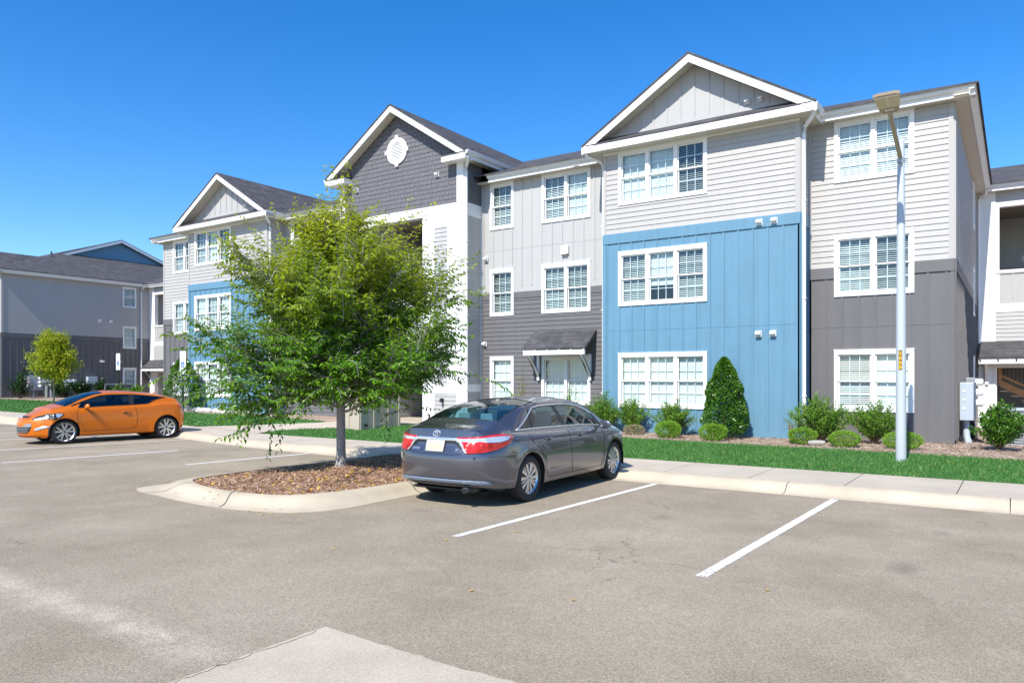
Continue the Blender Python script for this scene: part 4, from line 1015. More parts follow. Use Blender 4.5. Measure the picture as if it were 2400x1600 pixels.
def big_tree(base):
    q = random.Random(5); bx, by, bz = base
    t = thing('street_tree', 'broad leafy green tree with yellowing top growing in the mulch island', 'tree', base)
    wood = MB(); lv = MB()
    H = 5.55
    def env(z):   # crown radius at height
        P = [(.85, .9), (1.1, 1.75), (1.45, 2.35), (2.0, 2.45), (2.8, 2.2), (3.4, 1.75), (3.9, 1.05), (4.3, .55), (4.8, .32), (5.6, .10)]
        if z <= P[0][0]: return P[0][1]
        for (a, r), (c, s) in zip(P, P[1:]):
            if z <= c: return r+(s-r)*(z-a)/(c-a)
        return .1
    # trunk
    tr = [Vector((0, 0, -.05)), Vector((0, 0, .08)), Vector((.005, 0, .35)), Vector((-.01, .01, 1.0)), Vector((0, .0, 1.7)), Vector((.03, .02, 2.4)), Vector((0, .03, 3.3)), Vector((.04, 0, 4.2)), Vector((0, 0, 5.0)), Vector((.02, 0, H))]
    rad = [.15, .105, .088, .082, .076, .06, .042, .025, .012, .004]
    def trunk_at(z):
        for a, c in zip(tr, tr[1:]):
            if a.z <= z <= c.z: return a.lerp(c, (z-a.z)/(c.z-a.z))
        return tr[-1].copy()
    wood.tube(tr, rad, 12)
    def twig(p, d, L, n=None, droop=.25, ls=1.0, spars=1.0, r=.005, curl=None):
        pts = [p.copy()]; seg = max(3, int(L/.09)); dd = d.normalized()
        for k in range(seg):
            dd = (dd+rv(q, .07)+Vector((0, 0, -droop*.09*k/seg*2))).normalized(); pts.append(pts[-1]+dd*L/seg)
        wood.tube(pts, [r*(1-.8*i/len(pts)) for i in range(len(pts))], 3, cap=False)
        step = .035/spars; s = .05; side = 1
        while s < L:
            f = s/L*seg; i = min(seg-1, int(f)); c = pts[i].lerp(pts[i+1], f-i); td = (pts[i+1]-pts[i]).normalized()
            sd = td.cross(Vector((0, 0, 1)));
            if sd.length < .1: sd = Vector((1, 0, 0))
            sd.normalize(); side = -side
            ld = (td*.55+sd*side*.8+Vector((0, 0, -.45+q.gauss(0, .25)))+rv(q, .16)).normalized()
            LL = q.uniform(.08, .125)*ls
            leaf(lv, c+ld*.008, ld, (Vector((0, 0, 1))+rv(q, .35)).normalized(), LL, LL*.42)
            s += step*q.uniform(.7, 1.3)
    def branch(p, d, L, r, depth, droop):
        seg = max(4, int(L/.18)); pts = [p.copy()]; dd = d.normalized()
        for k in range(seg):
            dd = (dd+rv(q, .06)+Vector((0, 0, droop*k/seg*.16))).normalized(); pts.append(pts[-1]+dd*L/seg)
        wood.tube(pts, [r*.8*(1-.85*i/seg)+.002 for i in range(seg+1)], 5 if depth == 0 else 4, cap=False)
        def at(f):
            x = f*seg; i = min(seg-1, int(x)); return pts[i].lerp(pts[i+1], x-i), (pts[i+1]-pts[i]).normalized()
        if depth == 0:
            ns = int(6+L*8.0)
            for k in range(ns):
                f = .2+.78*(k+q.random())/ns; c, td = at(f)
                a = q.uniform(0, 6.283); ax = td.orthogonal().normalized(); ax.rotate(Matrix.Rotation(a, 3, td))
                ax.z *= .55
                nd = (td*q.uniform(.5, .9)+ax*q.uniform(.6, 1.0)).normalized()
                branch(c, nd, L*q.uniform(.20, .34)*(1.25-f*.6)+.15, r*.4, 1, droop*.6)
        n = int(4+L*7)
        for k in range(n):
            f = .12+.88*(k+q.random())/n; c, td = at(f)
            sd = rv(q, 1); sd -= td*sd.dot(td); sd.normalize(); sd.z *= .6
            nd = (td*.8+sd*.7).normalized()
            twig(c, nd, q.uniform(.22, .46), droop=.5)
        twig(pts[-1], dd, q.uniform(.3, .6), droop=.3)
    golden = 2.39996; N = 43
    for k in range(N):
        f = (k+.5)/N; z0 = 1.02+2.8*f**1.15; a = k*golden+q.uniform(-.3, .3)
        el = R(8+62*f**.95+q.uniform(-8, 8))
        d = Vector((math.cos(a)*math.cos(el), math.sin(a)*math.cos(el), math.sin(el)))
        p = trunk_at(z0); L = .4
        while L < 4:
            e = p+d*L
            if math.hypot(e.x, e.y) > env(e.z)*.86 or e.z > H*.95: break
            L += .05
        L *= q.uniform(.60, 1.22)
        branch(p, d, max(.5, L), .034*(1-.5*f), 0, .5 if f < .4 else .2)
    for k in range(6):      # leader
        z = 3.6+1.4*k/6; a = k*golden; branch(trunk_at(z), Vector((math.cos(a)*.5, math.sin(a)*.5, 1)), .55*(1-.3*k/9), .012, 1, .1)
    # long whip shoots beyond the crown
    for k in range(60):
        a = q.uniform(0, 6.283); z = q.choice([q.uniform(1.0, 2.2), q.uniform(2.6, 4.0), q.uniform(3.4, 4.4)]); r_ = env(z)*.80
        el = R({True: q.uniform(-8, 15), False: q.uniform(25, 70)}[z < 2.3])
        p = Vector((math.cos(a)*r_, math.sin(a)*r_, z)); d = Vector((math.cos(a)*math.cos(el), math.sin(a)*math.cos(el), math.sin(el)))
        twig(p-d*.3, d, q.uniform(1.0, 1.9), droop=-.15 if z > 2.5 else .25, spars=.7, r=.007)
    # drooping shoots on the side of the lot
    for (x, y, L) in ((-1.75, -.9, .75), (-1.25, -1.0, .6), (-.45, -1.2, .9), (-.25, -1.1, .75), (1.3, -.2, .5), (1.6, .6, .5)):
        twig(Vector((x, y, 1.1)), Vector((x*.15, y*.15, -.8)), L, droop=.5, spars=.6, ls=1.1, r=.004)
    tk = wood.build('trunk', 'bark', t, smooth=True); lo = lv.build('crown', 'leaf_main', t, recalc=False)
    print('big tree leaves', len(lv.f)//2)
big_tree((-10.62, 9.86, .15))

def small_tree(base, H, W, z0, n, ml, label, name='young_tree', ls=.10, seed=3):
    q = random.Random(seed); t = thing(name, label, 'tree', base); wood = MB(); lv = MB()
    wood.tube([(0, 0, -.05), (.01, 0, z0*.6), (0, .02, z0), (0, 0, H*.75)], [.06, .045, .04, .012], 8)
    for k in range(26):
        a = k*2.4; f = (k+.5)/26; el = R(28+42*f); p = Vector((0, 0, z0*.9+(H*.45)*f))
        d = Vector((math.cos(a)*math.cos(el), math.sin(a)*math.cos(el), math.sin(el)))
        zc = (z0+H)/2; L = W*(1.0-.35*abs(f-.3))*q.uniform(.75, 1.1)
        pts = [p, p+d*L*.5+rv(q, .03), p+d*L+Vector((0, 0, .12*L))]; wood.tube(pts, [.018, .01, .004], 4, cap=False)
        for j in range(int(n/26)):
            g = q.uniform(.22, 1.05); c = p+d*L*g+rv(q, .13*W*(1.1-.3*g))
            leaf(lv, c, rv(q, 1)+Vector((0, 0, -.3)), (Vector((0, 0, 1))+rv(q, .4)).normalized(), ls*q.uniform(.7, 1.2), ls*.6)
    wood.build('trunk', 'bark_pale', t, smooth=True); lv.build('crown', ml, t, recalc=False)
small_tree((-43.6, 19.6, .38), 3.95, 1.45, 1.35, 12000, 'leaf_yellow', 'small yellow-green tree on the far lawn in front of the shaded side wall', ls=.12)

def bush(name, label, base, rx, h, ml, n, ls, shape='ball', seed=1, group=None, ry=None, lw=.5, cat='shrub'):
    q = random.Random(seed); t = thing(name, label, cat, base, 0, group); wood = MB(); lv = MB(); ry = ry or rx
    if shape == 'ball':
        wood.tube([(0, 0, -.02), (0, 0, h*.5)], [.03, .015], 5)
        for k in range(n):
            d = rv(q, 1).normalized(); r_ = q.uniform(.80, 1.0)+.05*noise.noise(d*2.2+Vector((seed, 0, 0)))*2
            c = Vector((d.x*rx*r_, d.y*ry*r_, h*.52+d.z*h*.5*r_)); 
            if c.z < .01: c.z = .01+q.random()*.05
            leaf(lv, c, (d+rv(q, .5)), (d+rv(q, .5)).normalized(), ls*q.uniform(.7, 1.3), ls*lw)
    elif shape == 'cone':
        wood.tube([(0, 0, -.02), (0, 0, h*.9)], [.05, .01], 6)
        for k in range(n):
            f = q.random()**.8; z = .04*h+f*h*.94; a = q.uniform(0, 6.283)
            P = [(0, .80), (.10, 1.0), (.25, .97), (.40, .84), (.55, .76), (.70, .62), (.84, .42), (.95, .20), (1, .03)]
            for (z1, r1), (z2, r2) in zip(P, P[1:]):
                if f <= z2: pr = r1+(r2-r1)*(f-z1)/(z2-z1); break
            r_ = rx*pr*(1+.26*noise.noise(Vector((math.cos(a)*1.9+seed, math.sin(a)*1.9, z*3.2))))*q.choice([1, 1, .93, .85, .7])
            d = Vector((math.cos(a), math.sin(a), .35)); c = Vector((math.cos(a)*r_, math.sin(a)*r_, z))
            leaf(lv, c, d+rv(q, .55), (d+Vector((0, 0, .7))+rv(q, .45)).normalized(), ls*q.uniform(.7, 1.3), ls*lw)
    elif shape == 'spray':      # arching stems from the base
        ns = max(14, n//70)
        for k in range(ns):
            a = q.uniform(0, 6.283); lean = q.uniform(.1, 1.0); d = Vector((math.cos(a)*lean*rx, math.sin(a)*lean*ry, h*(1.08-.38*lean)*q.uniform(.72, 1.2)))
            pts = [Vector((0, 0, 0)), d*.35+Vector((0, 0, h*.02)), d*.7+rv(q, .02), d+Vector((0, 0, -h*.04*lean))]; wood.tube(pts, [.012, .009, .006, .003], 4, cap=False)
            for j in range(n//ns):
                g = q.uniform(.28, 1.03); i = min(2, int(g*3)); c = pts[i].lerp(pts[i+1], min(1.1, g*3-i)); td = (pts[i+1]-pts[i]).normalized()
                c = c+rv(q, .026*h+.008); leaf(lv, c, td*.6+rv(q, .6), (Vector((0, 0, 1))+rv(q, .5)).normalized(), ls*q.uniform(.7, 1.3), ls*lw)
    wood.build('stem', 'bark_thin', t, smooth=True); lv.build('foliage', ml, t, recalc=False); return t
gB = 'clipped boxwood balls along the bed'; gS = 'loose arching shrubs along the blue and grey walls'
Z = lambda x, y: (x, y, gz(x, y)+.0)
bush('conical_shrub', 'tall conical evergreen against the blue wall, right of the ground-floor triple window', Z(-6.60, 20.0), .575, 2.22, 'leaf_holly', 12000, .066, 'cone', 3, lw=.6)
bush('conical_shrub', 'conical evergreen by the far grey and blue corner, behind the orange car', Z(-31.9, 19.9), .80, 2.5, 'leaf_holly', 4500, .10, 'cone', 8, lw=.6)
for k, (x, y, r_, h, lb_) in enumerate([(-7.95, 19.35, .36, .46, 'clipped boxwood ball left of the tall conical evergreen'), (-6.62, 19.15, .37, .44, 'clipped boxwood ball right at the foot of the tall conical evergreen'),
        (-4.42, 19.35, .34, .40, 'boxwood ball at the corner of blue and grey wall, beside the small brown-tipped plant'), (-3.42, 19.15, .36, .38, 'low boxwood ball in front of the grey wall, under its ground-floor window'),
        (-2.20, 19.35, .42, .40, 'boxwood ball half hidden behind the lamp post')]):
    bush('boxwood', lb_, Z(x, y), r_, h, 'leaf_box', 3200, .036, 'ball', 20+k, gB)
bush('boxwood', 'tiny tan-tipped shrub below the left end of the blue wall', Z(-9.15, 19.75), .30, .28, 'leaf_tan', 1300, .035, 'ball', 31)
for k, (x, y, rx, h, lb_, n) in enumerate([(-10.35, 20.15, .62, 1.02, 'loose arching shrub at the left corner of the blue wall, beyond the grey sedan hood', 4600), (-9.45, 20.25, .52, .88, 'loose arching shrub under the left half of the ground-floor triple window', 3800),
        (-8.15, 20.15, .74, .84, 'loose arching shrub under the right half of the ground-floor triple window', 5000), (-4.15, 20.0, .92, 1.02, 'large arching shrub spreading in front of the blue bay downspout', 7000),
        (-2.95, 20.3, .78, .92, 'fan-shaped arching shrub before the grey wall, left of the lamp post', 6000)]):
    bush('arching_shrub', lb_, Z(x, y), rx, h, 'leaf_shrub', n, .065, 'spray', 40+k, gS, ry=rx*.6, lw=.42)
bush('upright_plant', 'small upright plant with brown tips beside a boxwood ball', Z(-4.75, 19.5), .13, .52, 'leaf_tan', 420, .04, 'spray', 51, cat='plant')
bush('arching_shrub', 'slender shrub against the dark siding behind the sedan roof', Z(-11.9, 20.9), .30, 1.30, 'leaf_shrub', 700, .06, 'spray', 52, lw=.45)
bush('arching_shrub', 'spindly yellowing shrub left of the sedan-side dark wall window', Z(-13.75, 20.9), .25, 1.75, 'leaf_yellow', 260, .06, 'spray', 53, lw=.45)
bush('broadleaf_shrub', 'rounded glossy shrub with yellow shoots in front of the air conditioner at the right edge', Z(-.35, 20.35), .58, .92, 'leaf_holly', 4600, .085, 'spray', 54, lw=.5)
bush('broadleaf_shrub', 'sparse dark shrub at the front corner of the shaded block', (-53.4, 22.0, .36), .75, 1.75, 'leaf_dark', 1700, .13, 'spray', 55, lw=.5)
for k, (x, y, w_, lb_) in enumerate([(-53.5, 24.6, .9, 'dark bushy shrub in the hedge row, nearest the meter board'), (-53.4, 25.9, .9, 'second dark shrub of the hedge row under the small tree'), (-53.3, 27.1, .8, 'dark shrub at the right end of the hedge row'), (-53.2, 28.3, .6, 'low green shrub below the electric cabinet on the shaded wall'), (-53.6, 29.8, .6, 'low green shrub beside the shaded wall end, just above the orange car roof')]):
    bush('hedge_shrub', lb_, (x, y, .40), w_, 1.15 if k < 3 else .85, 'leaf_dark' if k < 3 else 'leaf_shrub', 1500, .14, 'spray', 60+k, 'hedge shrubs along the shaded wall', lw=.45)
bush('boxwood', 'small round bush on the far bed below the far blue wall', (-27.0, 19.95, gz(-27, 19.9)), .42, .42, 'leaf_box', 900, .05, 'ball', 70)
bush('upright_plant', 'pale small plant on the far bed below the far blue wall', (-29.2, 20.1, gz(-29, 20)), .35, .45, 'leaf_yellow', 260, .06, 'spray', 71, cat='plant')
# ------------------------------------------------------------ things in the place
# lamp post with a slanting arm and solar head
lp = thing('lamp_post', 'tall white lamp post with slanting bronze arm and flat lamp head on the lawn', 'street lamp', (-1.96, 16.95, gz(-1.96, 16.95)))
b = MB(); b.lathe((0, 0, -.05), [(.102, 0), (.100, .4), (.088, 3), (.066, 6.52), (.06, 6.55), (.02, 6.56)], 24); po = b.build('pole', 'pole_paint', lp, smooth=40)
b = MB(); b.lathe((0, 0, 6.05), [(.076, 0), (.076, .08)], 24); b.box(-.04, .04, -.13, -.06, 6.02, 6.14); b.build('collar', 'steel_grey', lp, smooth=40)
b = MB()
b.box(-.032, .032, -0.0990, -0.0895, 1.85, 2.24); b.build('sticker_backing', 'black', lp)
b = MB()
for k in range(4): b.box(-.026, .026, -0.1010, -0.0995, 1.865+k*.093, 1.94+k*.093)
st = b.build('number_sticker', 'yellow', lp)
b = MB()
for k, sg in enumerate(['1', 'T', 'T', 'H']):
    z0 = 1.872+k*.093
    if sg == '1': b.box(-.004, .004, -0.1025, -0.1015, z0, z0+.06)
    elif sg == 'T': b.box(-.004, .004, -0.1025, -0.1015, z0, z0+.05); b.box(-.016, .016, -0.1027, -0.1015, z0+.05, z0+.06)
    else: b.box(-.018, -.01, -0.1025, -0.1015, z0, z0+.06); b.box(.01, .018, -0.1025, -0.1015, z0, z0+.06); b.box(-.01, .01, -0.1025, -0.1015, z0+.026, z0+.034)
b.build('sticker_marks', 'black', st)
b = MB(); A = Vector((0, -.09, 6.12)); B = Vector((-.02, -1.42, 6.66)); b.prism([A+Vector((dx, 0, dz)) for dx, dz in ((-.036, -.03), (.036, -.03), (.036, .03), (-.036, .03))], [B+Vector((dx, 0, dz)) for dx, dz in ((-.036, -.03), (.036, -.03), (.036, .03), (-.036, .03))]); b.build('arm', 'bronze', lp)
b = MB(); up = (B-A).normalized()
def hp(x, y, z): return (B.x+x*.62, B.y-y*.66-z*.2, B.z+y*.22+z*.7)
b.prism([hp(-.17, -.05, .0), hp(.17, -.05, .0), hp(.27, .08, 0), hp(.29, .22, 0), hp(-.29, .22, 0), hp(-.27, .08, 0)], [hp(-.17, -.05, .07), hp(.17, -.05, .07), hp(.27, .08, .08), hp(.29, .22, .08), hp(-.29, .22, .08), hp(-.27, .08, .08)])
b.prism([hp(-.29, .22, -.0), hp(.29, .22, 0), hp(.36, .72, 0), hp(.22, .76, 0), hp(-.22, .76, 0), hp(-.36, .72, 0)], [hp(-.29, .22, .09), hp(.29, .22, .09), hp(.36, .72, .07), hp(.22, .76, .07), hp(-.22, .76, .07), hp(-.36, .72, .07)])
hd = b.build('lamp_head', 'bronze', lp)
b = MB()
for sg in (-1, 1):
    b.prism([hp(sg*.03, .27, -.02), hp(sg*.27, .27, -.02), hp(sg*.31, .66, -.02), hp(sg*.03, .66, -.02)], [hp(sg*.03, .27, -.001), hp(sg*.27, .27, -.001), hp(sg*.31, .66, -.001), hp(sg*.03, .66, -.001)])
mat('lens_amber', (.60, .50, .36), .35, .05, 8); mat('lens_cream', (.72, .66, .55), .35)
b.build('lens', 'lens_amber', hd)
b = MB(); b.prism([hp(-.285, .235, -.012), hp(.285, .235, -.012), hp(.345, .70, -.012), hp(-.345, .70, -.012)], [hp(-.285, .235, -.001), hp(.285, .235, -.001), hp(.345, .70, -.001), hp(-.345, .70, -.001)]); b.build('lens_frame', 'lens_cream', hd)
b = MB()
for x in (-.08, 0, .08): b.lathe(hp(x, .12, -.03), [(.018, 0), (.018, .03)], 8)
b.build('bolt', 'vinyl', hd, smooth=40)

# accessible parking signs
def psign(base, label, H):
    t = thing('parking_sign', label, 'sign', base, R(8), 'accessible parking signs on green posts')
    b = MB(); b.box(-.03, .03, -.006, .006, 0, H); b.box(-.03, -.024, -.025, .006, 0, H); b.box(.024, .03, -.025, .006, 0, H); b.build('post', 'green_post', t)
    b = MB(); b.box(-.155, .155, -.034, -.026, H-.62, H); p1 = b.build('sign_plate', 'sign_white', t)
    b = MB(); b.box(-.155, .155, -.034, -.026, H-.85, H-.635); p2 = b.build('fine_plate', 'sign_white', t)
    b = MB(); b.box(-.09, .09, -.036, -.0345, H-.60, H-.40); b.build('blue_square', 'sign_blue', p1)
    b = MB(); c = (0, H-.515)       # wheelchair symbol
    for j in range(14):
        a0, a1 = R(-200+j*17), R(-200+(j+1)*17)
        b.quad(*[(c[0]+r*math.cos(a), -.0372, c[1]+r*math.sin(a)) for r, a in ((.036, a0), (.050, a0), (.050, a1), (.036, a1))])
    b.box(-.012, .002, -.0375, -.0365, H-.515, H-.445); b.box(-.012, .04, -.0375, -.0365, H-.515, H-.503); b.box(.03, .042, -.0375, -.0365, H-.56, H-.503); b.box(-.012, .03, -.0375, -.0365, H-.482, H-.472)
    b.lathe((-.005, -.0375, H-.43), [(.012, 0), (.012, .0008)], 10, 'y'); b.build('symbol', 'sign_white', p1)
    def txt(s, size, z, par, m='sign_green'):
        cu = bpy.data.curves.new('lettering', 'FONT'); cu.body = s; cu.size = size; cu.align_x = 'CENTER'; cu.extrude = .0004
        tmp = bpy.data.objects.new('lettering', cu); COL.objects.link(tmp); dg = bpy.context.evaluated_depsgraph_get()
        me = bpy.data.meshes.new_from_object(tmp.evaluated_get(dg)); bpy.data.objects.remove(tmp)
        o = bpy.data.objects.new('lettering', me); COL.objects.link(o); me.materials.append(M(m)); o.parent = par
        o.rotation_euler = (R(90), 0, 0); o.location = (0, -.0368, z)
    txt('RESERVED', .058, H-.11, p1); txt('PARKING', .058, H-.18, p1); txt('VAN', .05, H-.25, p1); txt('ACCESSIBLE', .042, H-.31, p1)
    txt('MAXIMUM', .045, H-.70, p2); txt('PENALTY', .045, H-.76, p2); txt('$250', .06, H-.83, p2)
    return t
psign((-25.75, 16.1, gz(-25.7, 16.1)-.02), 'accessible parking sign on a green post in front of the far blue wall', 2.66)
psign((-38.6, 20.5, gz(-38.6, 20.5)-.02), 'accessible parking sign on a green post before the shaded dark wall', 2.75)

# beige screened enclosure by the path
t = thing('screen_enclosure', 'beige boxed enclosure with braced gate beside the path, behind the tree trunk', 'enclosure', (-17.95, 17.95, gz(-18, 18)))
b = MB(); x0, x1, y0, y1 = -.5, .5, -.95, .95; h = 1.3
b.box(x0, x1, y0, y0+.04, -.1, h); b.box(x0, x0+.04, y0+.04, y1, -.1, h); b.box(x1-.04, x1, y0+.04, y1, -.1, h); b.box(x0+.04, x1-.04, y1-.04, y1, -.1, h); b.box(x0-.02, x1+.02, y0-.02, y1+.02, h, h+.05)
b.build('panel', 'beige', t)
b = MB(); X = x1
for y in (y0+.02, y0+.62, y0+1.28, y1-.09): b.box(X, X+.022, y, y+.07, -.08, h)
b.box(X, X+.02, y0+.69, y0+1.28, .10, .17); b.box(X, X+.02, y0+.69, y0+1.28, 1.05, 1.12)
b.prism([(X, y0+.70, 1.05), (X, y0+.78, 1.05), (X, y0+1.27, .17), (X, y0+1.19, .17)], [(X+.018, y0+.70, 1.05), (X+.018, y0+.78, 1.05), (X+.018, y0+1.27, .17), (X+.018, y0+1.19, .17)])
for x in (x0, -.04, x1-.08): b.box(x, x+.08, y0-.02, y0, -.08, h)
b.build('brace', 'beige', t)
b = MB(); b.lathe((x1+.02, y0+.25, .14), [(.05, 0), (.05, .05), (.02, .06)], 12, 'x'); b.build('latch', 'black', t, smooth=40)

# utilities at the right corner
t = thing('electric_cabinet', 'tall grey electric panel on the side wall at the right corner of the grey bay', 'electric box', (-1.22, 23.0, .75))
b = MB(); b.box(0, .30, -.9, .5, .02, .98)
b.build('cabinet', 'util_grey', t, bevel=.01)
b = MB(); 
for z in (.30, .52, .74): b.box(.06, .12, -.912, -.9, z, z+.05)
b.build('label', 'sign_white', t)
mm = MB()
t2 = thing('meter_bank', 'stack of round electric meters beside the tall grey electric panel', 'meters', (-1.22, 25.5, .9))
for k, z in enumerate((.08, .38, .68)):
    b = MB(); b.box(0, .22, -.7, .5, z, z+.27); o = b.build('meter_box', 'steel_grey', t2, bevel=.008)
    b = MB(); b.lathe((.22, -.2, z+.14), [(.11, 0), (.11, .05), (.10, .06), (.10, .16), (.06, .19)], 18, 'x'); b.build('meter', 'vinyl', o, smooth=40)
t = thing('conduit', 'fat grey conduit dropping from the tall electric panel to the ground', 'conduit', (-1.1, 22.4, .05))
b = MB(); b.tube([(0, 0, .72), (.02, -.02, .3), (.10, -.10, .0)], [.08, .08, .085], 12, ); b.build('pipe', 'util_grey', t, smooth=40)
b = MB(); b.tube([(.05, .9, .75), (.10, .85, .25), (.3, .6, .06), (.8, .2, .05), (1.2, .2, .1)], .06, 8); b.tube([(.1, .9, .7), (.2, .75, .18), (.5, .45, .05), (1.1, .05, .04)], .04, 8); b.build('hose', 'black', t, smooth=40)
def ac(base, label, rz=0, s=1.0, group=None):
    t = thing('air_conditioner', label, 'air conditioner', base, rz, group)
    h = .95*s; w_ = .42*s; b = MB(); b.box(-w_, w_, -w_, w_, .04, h); b.build('coil', 'hvac', t)
    b = MB(); b.box(-w_-.1, w_+.1, -w_-.1, w_+.1, -.06, .04); b.build('pad', 'concrete', t)
    b = MB(); b.box(-w_-.02, w_+.02, -w_-.02, w_+.02, h, h+.07)
    for x in (-w_-.01, w_-.03):
        for y in (-w_-.01, w_-.03): b.box(x, x+.04, y, y+.04, .04, h)
    n = 14
    for k in range(n):
        z = .08+k*(h-.1)/n; b.box(-w_-.012, w_+.012, -w_-.012, w_+.012, z, z+.012)
    b.build('casing', 'util_grey', t, bevel=.004)
    b = MB()
    for r_ in (.1, .18, .26, .33): b.lathe((0, 0, h+.075), [(r_*s, 0), ((r_+.012)*s, 0), ((r_+.012)*s, .012), (r_*s, .012)], 20)
    b.build('fan_guard', 'util_dark', t)
ac((.10, 22.9, .03), 'grey air conditioner behind the rounded shrub at the right edge', .0, 1.05)
gA = 'air conditioners along the shaded wall'
ac((-54.35, 24.5, .40), 'air conditioner left end of the row, behind the hedge on the shaded wall', 0, 1, gA); ac((-54.35, 25.6, .40), 'second air conditioner of the row, right behind the small tree trunk', 0, 1, gA); ac((-54.35, 26.7, .40), 'air conditioner at the right end of the row behind the hedge', 0, 1, gA); ac((-54.35, 28.1, .40), 'air conditioner standing alone below the electric cabinet', 0, 1, gA); ac((-54.35, 29.2, .40), 'air conditioner right of the electric cabinet, beside the last window', 0, 1, gA)
b = MB()
for k in range(7): b.box(-55.14, -55.0, 24.05+k*.33, 24.27+k*.33, 1.50, 1.72)
t = thing('disconnect_switches', 'row of small white switch boxes on the shaded wall above the hedge', 'switch boxes', (-55.1, 25, 1.5))
for k in range(7):
    b = MB(); b.box(-.05, .10, -.95+k*.33, -.73+k*.33, 0, .24); b.build('switch_box', 'vinyl', t)
t = thing('meter_board', 'grey board with six white meters on a single post by the shaded wall', 'meters', (-54.3, 23.15, .40))
b = MB(); b.box(-.08, .08, -.55, .55, .62, 1.62); bo = b.build('board', 'util_grey', t, bevel=.01)
b = MB(); b.lathe((0, .02, -.05), [(.07, 0), (.07, .68)], 12); b.build('post', 'steel_grey', t, smooth=40)
for y in (-.36, .36):
    for z in (.88, 1.14, 1.40):
        b = MB(); b.lathe((.08, y, z), [(.10, 0), (.10, .04), (.085, .12), (.05, .15)], 14, 'x'); b.build('meter', 'vinyl', bo, smooth=40)
b = MB(); b.box(.08, .088, -.07, .07, 1.44, 1.52); b.box(.08, .088, -.1, .1, .72, .82); b.build('label', 'sign_white', bo)
t = thing('electric_cabinet', 'grey electric cabinet with a small round meter on the shaded wall', 'electric box', (-55.1, 27.3, 1.15))
b = MB(); b.box(-.05, .28, -.36, .30, 0, .78); b.build('cabinet', 'util_grey', t, bevel=.01)
b = MB(); b.box(-.05, .18, .38, .72, 0, .40); mo = b.build('meter_box', 'steel_grey', t, bevel=.01); b = MB(); b.lathe((.18, .55, .22), [(.10, 0), (.09, .1), (.05, .12)], 14, 'x'); b.build('meter', 'vinyl', mo, smooth=40)
# flood lamps on the shaded wall
for y, lb_ in ((28.0, 'twin flood lamp on the shaded dark wall, the left one of two'), (29.2, 'flood lamp on the shaded dark wall, close to the green-post sign')):
    t = thing('flood_lamp', lb_, 'wall lamp', (-55.12, y, 3.05)); b = MB(); b.box(-.03, .04, -.08, .08, -.08, .08); b.build('mount', 'vinyl', t)
    b = MB(); b.lathe((.04, -.09, -.02), [(.04, 0), (.07, .14), (.075, .16)], 12, 'x'); b.lathe((.04, .09, -.02), [(.04, 0), (.07, .14), (.075, .16)], 12, 'x'); b.build('lamp_cup', 'vinyl', t, smooth=40)
# edging stones below the far blue wall; log in the bed
q = random.Random(4); b = MB(); x = -32.4
tmesh = []
k = 0
while x < -27.2:
    w_ = q.uniform(.35, .8); t = thing('edging_stone', ['leftmost pale edging stone at the foot of the far blue wall, nearest the conical evergreen', 'second pale edging stone from the conical evergreen', 'third pale edging stone from the conical evergreen', 'fourth pale edging stone from the conical evergreen', 'fifth pale edging stone from the conical evergreen', 'sixth pale edging stone from the conical evergreen', 'seventh pale edging stone from the conical evergreen', 'eighth pale edging stone, next to the small round bush', 'rightmost pale edging stone beyond the small round bush', 'last pale edging stone behind the small round bush', 'end stone of the pale edging row', 'end stone of the pale edging'][k], 'stone', (x+w_/2, 20.15+q.uniform(-.08, .08), gz(x, 20.1)), q.uniform(-.2, .2), 'pale stones along the far blue wall')
    bm = bmesh.new(); bmesh.ops.create_icosphere(bm, subdivisions=2, radius=1)
    for v in bm.verts: v.co = Vector((v.co.x*w_/2, v.co.y*.2, v.co.z*.14+.05))*(1+.22*noise.noise(v.co*1.7+Vector((x, 0, 0))))
    me = bpy.data.meshes.new('stone'); bm.to_mesh(me); bm.free(); me.materials.append(M('stone_white')); o = bpy.data.objects.new('stone', me); COL.objects.link(o); o.parent = t
    x += w_*.97; k += 1
t = thing('log', 'short dark log lying in the straw between two shrubs at the blue and grey corner', 'log', (-4.05, 19.2, gz(-4, 19.2)+.05), .2)
b = MB(); b.lathe((-.2, 0, .02), [(.05, 0), (.06, .03), (.065, .3), (.055, .38)], 10, 'x'); b.build('wood', 'bark', t, smooth=40)
# ------------------------------------------------------------ cars
def carpaint(name, col, metal=.6, rough=.32, flake=.08, coat=1.0):
    m = mat(name, col, rough, metal=metal, coat=coat)
    n = m.node_tree.nodes; l = m.node_tree.links; p = n['Principled BSDF']
    tc = n.new('ShaderNodeTexCoord'); v = n.new('ShaderNodeTexVoronoi'); v.inputs['Scale'].default_value = 900; l.new(tc.outputs['Object'], v.inputs['Vector'])
    sc_ = n.new('ShaderNodeSeparateColor'); l.new(v.outputs['Color'], sc_.inputs[0])
    mr = n.new('ShaderNodeMapRange'); mr.inputs[3].default_value = 1-flake; mr.inputs[4].default_value = 1+flake; l.new(sc_.outputs[0], mr.inputs[0])
    x = n.new('ShaderNodeVectorMath'); x.operation = 'SCALE'; x.inputs[0].default_value = col; l.new(mr.outputs[0], x.inputs['Scale']); l.new(x.outputs[0], p.inputs['Base Color'])
    return m
carpaint('paint_grey', (.118, .118, .140), .7, .24)
carpaint('paint_orange', (.70, .165, .0), .3, .28, coat=.4)
glassmat('car_glass', (.42, .66, .72), .02); glassmat('car_glass_dark', (.16, .24, .28), .06)
mat('tyre', (.022, .022, .023), .75, .1, 20, .2, 60); mat('rim_silver', (.62, .62, .63), .28, metal=.9); mat('rim_dark', (.05, .05, .055), .4, metal=.6)
